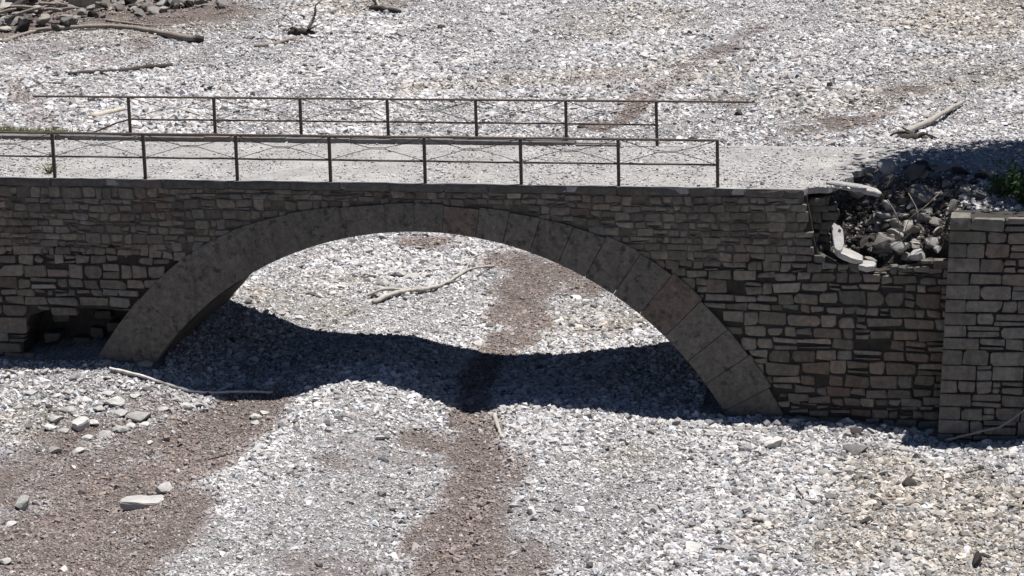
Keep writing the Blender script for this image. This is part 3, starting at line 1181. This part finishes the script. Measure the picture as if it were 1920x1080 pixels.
def make_rocks():
    for k in range(8):
        r = random.Random(900+k)
        bm = bmesh.new()
        bmesh.ops.create_icosphere(bm, subdivisions=2, radius=.5)
        # chop with planes for angular schist
        for c in range(10):
            nrm = Vector((r.gauss(0, 1), r.gauss(0, 1), r.gauss(0, .9))).normalized()
            d = r.uniform(.17, .36)
            for q in bm.verts:
                e = q.co.dot(nrm) - d
                if e > 0: q.co -= nrm*e*.92
        for q in bm.verts:
            q.co += Vector((r.uniform(-1, 1), r.uniform(-1, 1), r.uniform(-1, 1)))*.012
        for ax in range(3):
            lo = min(q.co[ax] for q in bm.verts); hi = max(q.co[ax] for q in bm.verts)
            for q in bm.verts:
                q.co[ax] = (q.co[ax]-(lo+hi)/2)/(hi-lo)*.92
        me = bpy.data.meshes.new('rock_shape')
        bm.to_mesh(me); bm.free()
        ROCKS.append(me)


make_rocks()
RMESH = {}


def rock(name, p, size, mat, label, group=None, rz=None, tilt=(0, 0), cat='stone', sink=.2, shape=None, rng=random):
    k = shape if shape is not None else rng.randrange(8)
    key = (k, mat.name)
    if key not in RMESH:
        me = ROCKS[k].copy(); me.materials.clear(); me.materials.append(mat)
        RMESH[key] = me
    o = bpy.data.objects.new(name, RMESH[key])
    sx, sy, sz = size
    o.scale = (sx, sy, sz)
    o.rotation_euler = (tilt[0], tilt[1], rz if rz is not None else rng.uniform(0, 6.28))
    o.location = (p[0], p[1], p[2] + sz*(.42-sink))
    COL.objects.link(o)
    tag(o, label, cat, group)
    return o


rk = random.Random(77)


def px_rock(px, py, wpx, hpx, mat, label, group=None, ymin=-60., **kw):
    p = at(px, py, ymin)
    s = FPX/float((np.array(p)-CAM)@CF)
    w = wpx/s*1.12; h = hpx/s*1.1
    return rock('stone', p, (w, w*rk.uniform(.6, .85), h), mat, label, group, rng=rk, **kw)


# named stones of the foreground
px_rock(308, 924, 38, 26, M_PALE, 'small white stone just behind the long flat white slab', shape=1)
px_rock(42, 952, 42, 30, M_PALE, 'rounded white boulder alone on brown gravel with dark shade beneath', shape=3)
px_rock(270, 690, 40, 18, M_MID, 'flat bluish stone at the shaded foot of the long rendered arch leg', rz=-.4, shape=2)
px_rock(1705, 912, 30, 24, M_DARK, 'dark brown boulder half buried in tan gravel before the abutment wall', shape=5)
px_rock(1605, 815, 28, 18, M_DARK, 'dark stone at the wall foot between the arch end and abutment', shape=1)
px_rock(1225, 962, 26, 12, M_DARK, 'small black stone alone on pale fine gravel')
px_rock(1400, 962, 34, 22, M_PALE, 'pale pointed stone among coarse pale gravel, shaded on one side', shape=6)
px_rock(1520, 945, 30, 14, M_PALE, 'white lens shaped stone at the end of a bent twig')
px_rock(1300, 1030, 44, 18, M_PALE, 'broad pale flat stone in pale gravel beside a grey twin')
px_rock(1355, 1035, 40, 18, M_MID, 'grey flat stone in pale gravel beside a broad pale twin')
px_rock(1830, 1062, 30, 40, M_DARK, 'upright dark brown stone in tan gravel', shape=5)
px_rock(1450, 835, 50, 18, M_PALE, 'wide pale slab resting on gravel in front of the right arch foot')
px_rock(1605, 848, 44, 20, M_MID, 'grey block lying before the wall foot near the abutment')
px_rock(1740, 268, 24, 18, M_DARK, 'dark stone beside the root end of the leaning driftwood pole', ymin=12)
px_rock(1778, 268, 18, 16, M_PALE, 'pale stone beside the root end of the leaning driftwood pole', ymin=12)
px_rock(1090, 240, 18, 8, M_DARK, 'dark flat stone on gravel seen between far railing posts', ymin=12)
px_rock(1385, 216, 20, 12, M_DARK, 'dark round stone on gravel past the broken end of the far railing', ymin=12)
px_rock(828, 52, 20, 9, M_DARK, 'dark flat stone alone on the pale gravel flats', ymin=12)
px_rock(575, 262, 20, 9, M_DARK, 'small dark stone against the kerb under the far railing', ymin=4.3)

# pale stones clustered on the bank of the left gully
cl = [(105, 790, 40, 14), (130, 772, 34, 14), (178, 795, 26, 12), (215, 760, 40, 20), (225, 780, 34, 12), (262, 788, 44, 20), (245, 800, 28, 10), (228, 808, 34, 14),
      (272, 800, 22, 10), (195, 818, 30, 14), (165, 825, 22, 10), (120, 812, 24, 10), (95, 805, 26, 10), (205, 742, 24, 10), (160, 752, 30, 10), (330, 752, 24, 10), (350, 766, 30, 10), (372, 762, 26, 9),
      (385, 768, 20, 8), (305, 770, 22, 8), (140, 850, 18, 9), (105, 848, 28, 14), (150, 848, 24, 10), (30, 810, 20, 9), (22, 985, 24, 10), (10, 1055, 28, 12), (118, 1072, 24, 12), (85, 700, 22, 10),
      (280, 833, 16, 8), (480, 785, 26, 10), (495, 776, 22, 8), (478, 795, 20, 8), (60, 740, 24, 9), (35, 765, 24, 9), (90, 728, 20, 8), (255, 745, 20, 8), (150, 715, 20, 8), (200, 712, 18, 8), (110, 745, 20, 8), (185, 770, 26, 10)]
for (a, b_, w, h) in cl:
    px_rock(a, b_, w, h, M_PALE, 'pale flat stone strewn on the bank of the brown gully left of the gravel ridge', 'pale stones on the gully bank')
# stones in the shade under the arch
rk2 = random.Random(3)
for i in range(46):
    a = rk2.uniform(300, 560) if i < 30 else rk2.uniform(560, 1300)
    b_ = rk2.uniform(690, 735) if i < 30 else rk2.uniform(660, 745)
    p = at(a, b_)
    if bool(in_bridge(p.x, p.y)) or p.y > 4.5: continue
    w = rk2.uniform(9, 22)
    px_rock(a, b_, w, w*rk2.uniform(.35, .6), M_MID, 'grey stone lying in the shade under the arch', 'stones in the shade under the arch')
# rough stones before the right wall
for i in range(95):
    a = rk2.uniform(1270, 1915); b_ = 800 + 280*rk2.random()**1.3
    if b_ < 800 + .03*(a-1270): continue
    w = rk2.uniform(12, 27)
    m = M_PALE if rk2.random() < .6 else (M_MID if rk2.random() < .75 else M_DARK)
    p = at(a, b_)
    if bool(in_bridge(p.x, p.y)): continue
    nm = {M_PALE: 'pale', M_MID: 'grey', M_DARK: 'dark brown'}[m]
    px_rock(a, b_, w, w*rk2.uniform(.3, .6), m, nm + ' rough stone in the coarse gravel before the right wall', nm + ' rough stones before the right wall')
for i in range(34):
    a = rk2.uniform(1215, 1750); b_ = 796 + .028*(a-1270) + rk2.uniform(-4, 12)
    p = at(a, b_)
    if bool(in_bridge(p.x, p.y)): continue
    w = rk2.uniform(9, 22)
    px_rock(a, b_, w, w*rk2.uniform(.4, .7), M_PALE if rk2.random() < .6 else M_MID, 'stone lying along the foot of the right wall', 'stones along the foot of the right wall')
# stones through the arch
for (a, b_, w, h) in ((720, 535, 30, 18), (745, 520, 34, 20), (735, 545, 24, 14), (770, 525, 36, 16), (785, 545, 26, 12), (805, 520, 22, 12), (712, 545, 22, 12), (700, 520, 20, 10), (760, 555, 20, 10),
                      (820, 480, 24, 10), (890, 480, 26, 12), (870, 500, 20, 9), (1080, 560, 24, 8), (640, 540, 18, 8), (560, 590, 22, 8), (525, 598, 28, 10), (895, 650, 24, 12), (1045, 590, 16, 7), (1120, 600, 18, 7)):
    px_rock(a, b_, w, h, M_PALE, 'pale stone on the river bed seen through the arch', 'pale stones beyond the arch', ymin=4.7)
# scattered stones on the flats beyond
for i in range(60):
    a = rk2.uniform(20, 1900); b_ = rk2.uniform(10, 250)
    w = rk2.uniform(7, 13)
    m = M_DARK if rk2.random() < .35 else M_PALE
    nm = 'dark' if m is M_DARK else 'pale'
    px_rock(a, b_, w, w*rk2.uniform(.3, .5), m, nm + ' loose stone on the gravel flats beyond the railings', nm + ' loose stones on the gravel flats', ymin=12)

# rubble spilling from the broken corner
GR = 'rubble in the broken corner of the wall'
LR = 'rubble block spilling from the broken corner of the bridge wall'
rb = random.Random(13)
CN = {M_RUB: 'pale brownish', M_MID: 'grey', M_DARK: 'dark'}
i = 0
while i < 110:
    x = rb.uniform(7.95, 11.3); y = .40 + 2.1*rb.random()**1.25
    if x > 10.55 and y < .45: continue
    z = float(height(x, y))
    
    m_ = M_RUB if rb.random() < .6 else (M_MID if rb.random() < .5 else M_DARK)
    s = rb.choice([.1, .14, .18, .24, .3, .42])*rb.uniform(.8, 1.2)
    rock('rubble_block', (x, y, z), (s*1.3, s, s*rb.uniform(.35, .8)), m_, CN[m_] + ' ' + LR, CN[m_] + ' ' + GR, tilt=(rb.uniform(-.5, .5), rb.uniform(-.5, .5)), cat='rubble', sink=.15, rng=rb)
    i += 1
for i in range(75):
    x = rb.uniform(8.0, 10.6); y = rb.uniform(.28, 1.35)
    z = float(height(x, y))
    if z < -1.75: z = -1.5
    m_ = M_RUB if rb.random() < .6 else (M_MID if rb.random() < .5 else M_DARK)
    s = rb.choice([.12, .16, .22, .28, .34])*rb.uniform(.8, 1.2)
    rock('rubble_block', (x, y, z), (s*1.4, s, s*rb.uniform(.4, .8)), m_, CN[m_] + ' ' + LR, CN[m_] + ' ' + GR,
         tilt=(rb.uniform(-.7, .5), rb.uniform(-.6, .6)), cat='rubble', sink=.1, rng=rb)
for (x, z, y, s, tl, lab) in ((9.62, -1.20, .3, (.42, .3, .24), (.2, -.3), 'pale block jammed under the roots in the broken corner'),
                              (9.95, -1.35, .2, (.36, .3, .3), (.1, .2), 'squared grey block at the right of the broken corner')):
    rock('rubble_block', (x, y, z-.42*s[2]+.2*s[2]), s, M_PALE if 'white' in lab or 'pale' in lab else M_MID, lab, None, rz=rb.uniform(-.3, .3), tilt=tl, cat='rubble', rng=rb)


def slab(name, c, w, d, h, rot, mat, label, cat, seed):
    """a broken flat slab: ragged outline, chipped upper edge"""
    r = random.Random(seed)
    m = 13
    out = []
    for k in range(m):
        a = 2*math.pi*k/m
        q = (abs(math.cos(a))**4 + abs(math.sin(a))**4)**-.25*r.uniform(.84, 1.06)
        out.append((math.cos(a)*q*w/2, math.sin(a)*q*d/2))
    E = Euler(rot).to_matrix()
    V = []
    for lv, ins in ((.5, .07), (.28, 0.0), (-.35, .02), (-.5, .08)):
        for (x, y) in out:
            V.append(tuple(E @ Vector((x*(1-ins), y*(1-ins), h*(lv+r.uniform(-.07, .07)))) + Vector(c)))
    V.append(tuple(E @ Vector((0, 0, h*.55)) + Vector(c)))
    F = [[4*m, k, (k+1) % m] for k in range(m)]
    F += [[k*m+i, (k+1)*m+i, (k+1)*m+(i+1) % m, k*m+(i+1) % m] for k in range(3) for i in range(m)] + [list(range(4*m-1, 3*m-1, -1))]
    return tag(mesh_obj(name, V, F, mat), label, cat)


p = at(272, 950)
slab('stone', (p.x, p.y, p.z+.07), .95, .40, .17, (.10, .0, .10), M_PALE, 'long flat white slab lying on brown gravel below a smaller white stone', 'stone', 12)
p = at(152, 802)
slab('stone', (p.x, p.y, p.z+.08), .30, .36, .16, (.22, .08, -.5), M_PALE, 'tilted white block among pale flat stones on the gully bank', 'stone', 14)
slab('broken_slab', (8.55, .58, -.05), .85, .5, .11, (-.10, .12, -.10), M_ROAD, 'pale broken slab of road overhanging the dark gap in the wall', 'slab', 4)
slab('broken_slab', (8.95, .75, -.16), .5, .42, .10, (.15, .3, .5), M_ROAD, 'smaller broken road slab sliding into the rubble of the wall gap', 'slab', 9)
slab('rubble_block', (8.40, .0, -.98), .22, .66, .10, (.85, .0, .25), M_PALE, 'upright white slab standing in the broken corner of the wall', 'rubble', 2)
slab('rubble_block', (8.62, .10, -1.36), .58, .30, .12, (.35, .35, .1), M_PALE, 'white slab lying aslant at the foot of the broken corner', 'rubble', 3)
slab('rubble_block', (8.98, .06, -1.55), .34, .26, .12, (.3, .05, -.2), M_PALE, 'white stone on the lip of the broken corner', 'rubble', 5)


# ------------------------------------------------------------------ driftwood and twigs
def branch(name, pts, r0, r1, tint, label, cat='driftwood', group=None, rough=.18, parent=None, sides=8, butt=None):
    """smooth tapered limb through 3D points"""
    P = [Vector(p) for p in pts]
    out = []
    for i in range(len(P)-1):
        a = P[max(i-1, 0)]; b = P[i]; c = P[i+1]; d = P[min(i+2, len(P)-1)]
        for k in range(6):
            t = k/6
            out.append(.5*((2*b) + (c-a)*t + (2*a-5*b+4*c-d)*t*t + (3*b-a-3*c+d)*t**3))
    out.append(P[-1])
    rg = random.Random(hash(label) & 0xffff if False else len(label)*31+len(pts))
    rad = [(r0+(r1-r0)*i/(len(out)-1))*(1+rg.uniform(-rough, rough)) for i in range(len(out))]
    out = [q + Vector((rg.uniform(-1, 1), rg.uniform(-1, 1), rg.uniform(-1, 1)))*r0*.18 for q in out]
    if butt:
        tint = np.array([butt if i > len(out)*.84 else tint for i in range(len(out)) for _ in range(sides)])
    V, F = tube(out, rad, sides)
    o = mesh_obj(name, V, F, M_WOOD, parent, tint=np.array(tint), smooth=True)
    if parent is None: tag(o, label, cat, group)
    return o


def px_branch(name, pix, r0, r1, tint, label, ymin=-60., lift=0.0, **kw):
    pts = []
    for q in pix:
        p = at(q[0], q[1], ymin)
        p.z += (q[2] if len(q) > 2 else 0) + r0*.6 + lift
        pts.append(p)
    return branch(name, pts, r0, r1, tint, label, **kw)


GREYW, DARKW, PALEW = (.20, .175, .15), (.04, .035, .032), (.31, .29, .265)
c = at(800, 545, 4.7)
e = empty('driftwood_log', c, 'long pale bent driftwood branch lying on gravel beyond the arch', 'driftwood')
px_branch('limb', [(700, 573), (725, 563), (760, 553), (800, 549), (835, 538), (858, 524), (880, 512), (928, 505)], .065, .03, PALEW, 'x', 4.7, parent=e, rough=.3, lift=.05)
px_branch('limb', [(690, 560), (720, 556, .1), (762, 550)], .03, .045, PALEW, 'xy', 4.7, parent=e, rough=.3, lift=.06)
px_branch('limb', [(835, 538), (852, 541, .1), (874, 539, .15)], .028, .012, GREYW, 'xyz', 4.7, parent=e, rough=.3, lift=.06)
px_branch('limb', [(872, 516), (884, 502, .15), (905, 496, .2)], .026, .012, PALEW, 'xyzw', 4.7, parent=e, rough=.3, lift=.06)
branch('driftwood_pole', [at(1688, 262, 12)+Vector((0, 0, .15)), at(1740, 240, 12)+Vector((0, 0, .2)), at(1804, 200, 12)+Vector((0, 0, .15))], .12, .06, (.27, .25, .225), 'straight pale driftwood pole with a dark root end on the gravel')
e = empty('root_stump', at(1705, 272, 12), 'dark tangled root stump at the end of the pale driftwood pole', 'stump')


def stump(e, c, s, n, seed, tint):
    r = random.Random(seed)
    branch('root', [c + Vector((-.6*s, 0, .15*s)), c + Vector((0, 0, .25*s)), c + Vector((.7*s, .1, .12*s))], .22*s, .16*s, tint, 'x', parent=e, rough=.25)
    for k in range(n):
        a = r.uniform(0, 6.28); l = r.uniform(.5, 1.1)*s
        m = c + Vector((math.cos(a)*l*.5, math.sin(a)*l*.4, .3*s+r.uniform(0, .2)*s))
        branch('root', [c + Vector((r.uniform(-.3, .3)*s, 0, .2*s)), m, m + Vector((math.cos(a+.5)*l*.5, math.sin(a+.5)*l*.4, r.uniform(-.25, .2)*s))], .09*s, .03*s, tint, 'x', parent=e, rough=.2)


stump(e, Vector(at(1712, 271, 12)), .75, 7, 4, DARKW)
c = at(565, 68, 12)
e = empty('root_stump', c, 'dark driftwood stump with one raised thin branch on the gravel flats', 'stump')
stump(e, Vector(c), .7, 8, 8, DARKW)
branch('root', [c+Vector((.3, 0, .3)), c+Vector((.55, .1, .8)), c+Vector((.62, .1, 1.2)), c+Vector((.95, .2, 1.5))], .07, .02, (.2, .17, .15), 'x', parent=e)
px_branch('driftwood_branch', [(478, 90), (515, 86), (545, 76), (575, 73)], .10, .05, (.2, .17, .15), 'short dark branch lying just before the stump on the flats', 12)
px_branch('driftwood_branch', [(128, 142), (185, 138), (235, 136), (270, 130), (322, 127)], .08, .11, DARKW, 'thin dark branch lying alone on the flats beyond the railings', 12)
px_branch('driftwood_log', [(60, 62), (160, 56), (220, 56), (290, 65), (345, 76), (382, 80)], .075, .14, GREYW, 'long grey log with a dark butt end before the heap of debris', 12, lift=.08, butt=DARKW)
px_branch('driftwood_branch', [(5, 82), (50, 66), (90, 56)], .1, .06, GREYW, 'grey branch slanting down from the heap of debris', 12)
px_branch('driftwood_branch', [(200, 40), (280, 50), (330, 48)], .06, .04, GREYW, 'thin grey branch at the foot of the debris heap', 12)
px_branch('driftwood_branch', [(698, 20, .0), (712, 22, .05), (750, 26, 0)], .14, .09, DARKW, 'short black branch lying near the head of the flats', 12)
px_branch('driftwood_branch', [(704, 0, .1), (706, 10, .2), (712, 20, .1)], .05, .05, (.3, .25, .2), 'thin upright twig meeting the short black branch', 12)
px_branch('twig', [(1648, 40), (1680, 45), (1720, 50)], .06, .04, (.2, .16, .14), 'thin straight stick on the tan gravel of the far flats', 12)
px_branch('driftwood_plank', [(172, 222), (205, 215), (232, 208)], .11, .08, (.4, .36, .31), 'pale short driftwood piece behind the broken far railing', 12)
px_branch('twig', [(0, 150), (60, 156), (120, 158)], .05, .04, (.12, .1, .09), 'thin dark stick at the edge of the pale gravel bank', 12)
px_branch('pole', [(205, 698), (250, 709), (300, 724), (350, 737), (400, 743), (455, 742), (512, 743)], .035, .025, (.50, .47, .44), 'long thin bent pole lying along the shade edge beside the gully', lift=.05)
px_branch('twig', [(388, 864), (425, 855), (462, 839)], .014, .022, DARKW, 'thin dark twig lying across the brown gully floor', lift=.01)
px_branch('twig', [(928, 782), (932, 800), (937, 815), (940, 826)], .05, .03, PALEW, 'short white stick beside the brown channel before the arch', lift=.02)
px_branch('twig', [(1488, 912), (1505, 935), (1515, 945), (1560, 942)], .018, .012, DARKW, 'thin bent twig on coarse gravel before the right wall', lift=.02)
px_branch('twig', [(1455, 893), (1480, 880), (1500, 872)], .014, .01, DARKW, 'short straight twig on coarse pale gravel before the right wall', lift=.02)
px_branch('twig', [(1635, 940), (1690, 938), (1725, 920)], .02, .012, (.2, .14, .1), 'brown twig beside the half buried dark boulder', lift=.02)
branch('branch', [Vector((10.58, -.78, -4.86)), Vector((11.3, -.82, -4.62)), Vector((11.7, -.80, -4.5)), Vector((12.2, -.76, -4.1))], .028, .018, (.22, .2, .19), 'thin grey branch leaning against the foot of the abutment wall', cat='branch')
px_branch('twig', [(1070, 690, .0), (1085, 682, .1), (1110, 672, .2)], .015, .01, GREYW, 'thin stick poking from the shaded channel bank under the arch', 0.0)
for q, lab in (([(9.35, .30, -.25), (9.55, .12, -.55), (9.6, .12, -.95), (9.35, .2, -1.15)], 'thin bare root hanging down over the rubble pocket'),
               ([(9.75, .5, -.15), (9.95, .15, -.45), (9.9, .12, -.75), (9.65, .2, -1.05), (9.4, .25, -1.2)], 'looping bare root draped across the rubble pocket'),
               ([(10.4, .5, -.1), (10.1, .2, -.35), (9.8, .15, -.6), (9.7, .2, -.9)], 'dark bare root slanting over the rubble towards the abutment')):
    branch('hanging_root', q, .013, .007, (.14, .12, .10), lab, cat='root')

# ------------------------------------------------------------------ heap of stones and wood at the head of the flats
hp = random.Random(19)
for i in range(105):
    a = hp.uniform(-20, 130) if i < 60 else hp.uniform(130, 420)
    b_ = hp.uniform(2, 62) if i < 60 else hp.uniform(0, 36)
    if i >= 60 and b_ > 44 - (a-130)*.1: b_ *= .5
    p = at(a, b_, 12)
    s = hp.uniform(.22, .62) if i > 60 else hp.uniform(.3, .75)
    up_ = max(0, (62-b_)/62)*hp.random()*1.1 if i < 60 else hp.random()*.15
    m = M_RUB if hp.random() < .55 else (M_DARK if hp.random() < .55 else M_MID)
    rock('rubble_block', (p.x, p.y, p.z+up_), (s*1.35, s, s*hp.uniform(.4, .85)), m, {M_RUB: 'pale', M_MID: 'grey', M_DARK: 'dark'}[m] + ' stone in the heap of debris at the head of the gravel flats', {M_RUB: 'pale', M_MID: 'grey', M_DARK: 'dark'}[m] + ' stones of the debris heap',
         tilt=(hp.uniform(-.6, .6), hp.uniform(-.6, .6)), cat='rubble', sink=.12, rng=hp)
for i in range(9):
    a = hp.uniform(0, 120); b_ = hp.uniform(5, 60)
    p = at(a, b_, 12); an = hp.uniform(-.4, 1.0); L = hp.uniform(.8, 1.7)
    d = Vector((math.cos(an)*L/2, hp.uniform(-.3, .3), .3*math.sin(an)*L))
    branch('driftwood_branch', [p-d+Vector((0, 0, .5)), p+Vector((0, 0, .58)), p+d+Vector((0, 0, .55))], .08, .05, GREYW, 'broken grey branch lying in the heap of debris', group='branches of the debris heap')
p = at(160, 16, 12)
bl = empty('concrete_block', p, 'pale beige concrete block standing in the heap of debris', 'block')
bm_obj('block_body', box(p.x, p.y+.5, p.z+.55, 1.5, 1.0, 1.1, .03), M_CONC, bl)
for dx in (-.25, .42):
    bm_obj('rib', box(p.x+dx, p.y-.03, p.z+.6, .06, .08, 1.0, .01), M_CONC, bl)


# ------------------------------------------------------------------ plants
def leaves(cloud, size, rng, up_bias=.3):
    V, F = [], []
    for (x, y, z) in cloud:
        s = size*rng.uniform(.6, 1.3)
        n = Vector((rng.gauss(0, 1), rng.gauss(0, 1), rng.gauss(0, 1)+up_bias)).normalized()
        t = n.cross(Vector((rng.gauss(0, 1), rng.gauss(0, 1), rng.gauss(0, 1)))).normalized()
        b = n.cross(t)
        c = Vector((x, y, z)); o = len(V)
        V += [tuple(c - t*s), tuple(c + b*s*.42 + n*s*.1), tuple(c + t*s), tuple(c - b*s*.42 + n*s*.1)]
        F.append([o, o+1, o+2, o+3])
    return V, F


pl = random.Random(61)


def shrub(x, y, z, rx, rz, n, size, label, mat):
    e = empty('shrub', (x, y, z), label, 'shrub')
    SV, SF = [], []
    cloud = []
    for k in range(14):
        a = pl.uniform(0, 6.28); l = pl.uniform(.6, 1.0)
        tip = Vector((x+math.cos(a)*rx*l, y+math.sin(a)*rx*l*.8, z+rz*pl.uniform(.45, 1.0)))
        v, f = tube([(x, y, z-.05), ((x+tip.x)/2+pl.uniform(-.05, .05), (y+tip.y)/2, z+(tip.z-z)*.6), tip], [.016, .012, .005], 5)
        o = len(SV); SV += v; SF += [[i+o for i in q] for q in f]
        for q in range(n//14):
            t = pl.random()**.6
            c = Vector((x, y, z)).lerp(tip, t)
            cloud.append((c.x+pl.gauss(0, .11), c.y+pl.gauss(0, .11), c.z+pl.gauss(0, .09)))
    mesh_obj('stem', SV, SF, M_BARK, e)
    mesh_obj('foliage', *leaves(cloud, size, pl), mat, e)


p = at(1905, 372, -.2)
shrub(12.25, .75, float(height(12.25, .75)), .75, .75, 1500, .07, 'dark green shrub in the tree shade above the abutment wall', M_LEAF)
shrub(11.55, 1.1, float(height(11.55, 1.1)), .35, .35, 420, .05, 'low green plant in the shade beside the bigger shrub', M_LEAF)
shrub(-8.3, .55, 0.0, .22, .2, 120, .03, 'tiny weed growing on the road by the near railing post', M_GRASS)
for i, (x, y, s) in enumerate(((-10.9, 4.75, .5), (-10.3, 4.8, .42), (-9.8, 4.85, .35), (-11.6, 4.75, .5))):
    V, F = [], []
    for k in range(240):
        bx, by = x+pl.gauss(0, .26), y+pl.gauss(0, .10)
        h = s*pl.uniform(.2, .55); dx, dy = pl.gauss(0, .08), pl.gauss(0, .08)
        o = len(V); w = .008
        V += [(bx-w, by, -.05), (bx+w, by, -.05), (bx+dx*.5+w*.7, by+dy*.5, h*.6), (bx+dx, by+dy, h), (bx+dx*.5-w*.7, by+dy*.5, h*.6)]
        F.append([o, o+1, o+2, o+3, o+4])
    ob = mesh_obj('grass_tuft', V, F, M_GRASS)
    tag(ob, 'yellow green grass tuft at the edge of the road past the far railing end', 'grass', 'grass tufts past the far railing')

# tree standing on the road bank to the right; its crown shades the bank
tx, ty = 16.2, 4.6
tz = float(height(tx, ty))
tree = empty('tree', (tx, ty, tz), 'leafy tree on the road bank beyond the abutment wall, shading the rubble', 'tree')
pt = random.Random(8)
TV, TF = tube([(tx, ty, tz-.3), (tx-.1, ty, 2), (tx-.4, ty-.1, 4.5), (tx-.6, ty-.1, 7)], [.26, .21, .17, .10], 10)
cloud = []
for k in range(36):
    a = pt.uniform(0, 6.28); zz = pt.uniform(5.0, 9.6)
    rr_ = math.sqrt(max(.05, 1-((zz-7.2)/2.8)**2))
    tip = Vector((tx-2.0+math.cos(a)*4.6*rr_*pt.uniform(.6, 1), ty-.9+math.sin(a)*2.9*rr_*pt.uniform(.6, 1), zz))
    s0 = Vector((tx-.4, ty-.1, pt.uniform(3.5, 6.5)))
    v, f = tube([s0, s0.lerp(tip, .5)+Vector((0, 0, .3)), tip], [.07, .045, .015], 6)
    o = len(TV); TV += v; TF += [[i+o for i in q] for q in f]
    for j in range(800):
        c = s0.lerp(tip, .35+.65*pt.random()**.5)
        q = Vector((pt.gauss(0, .48), pt.gauss(0, .48), pt.gauss(0, .34)))
        c = c+q
        if c.z > 4.4: cloud.append(tuple(c))
mesh_obj('trunk', TV, TF, M_BARK, tree)
mesh_obj('crown', *leaves(cloud, .13, pt), M_TLEAF, tree)
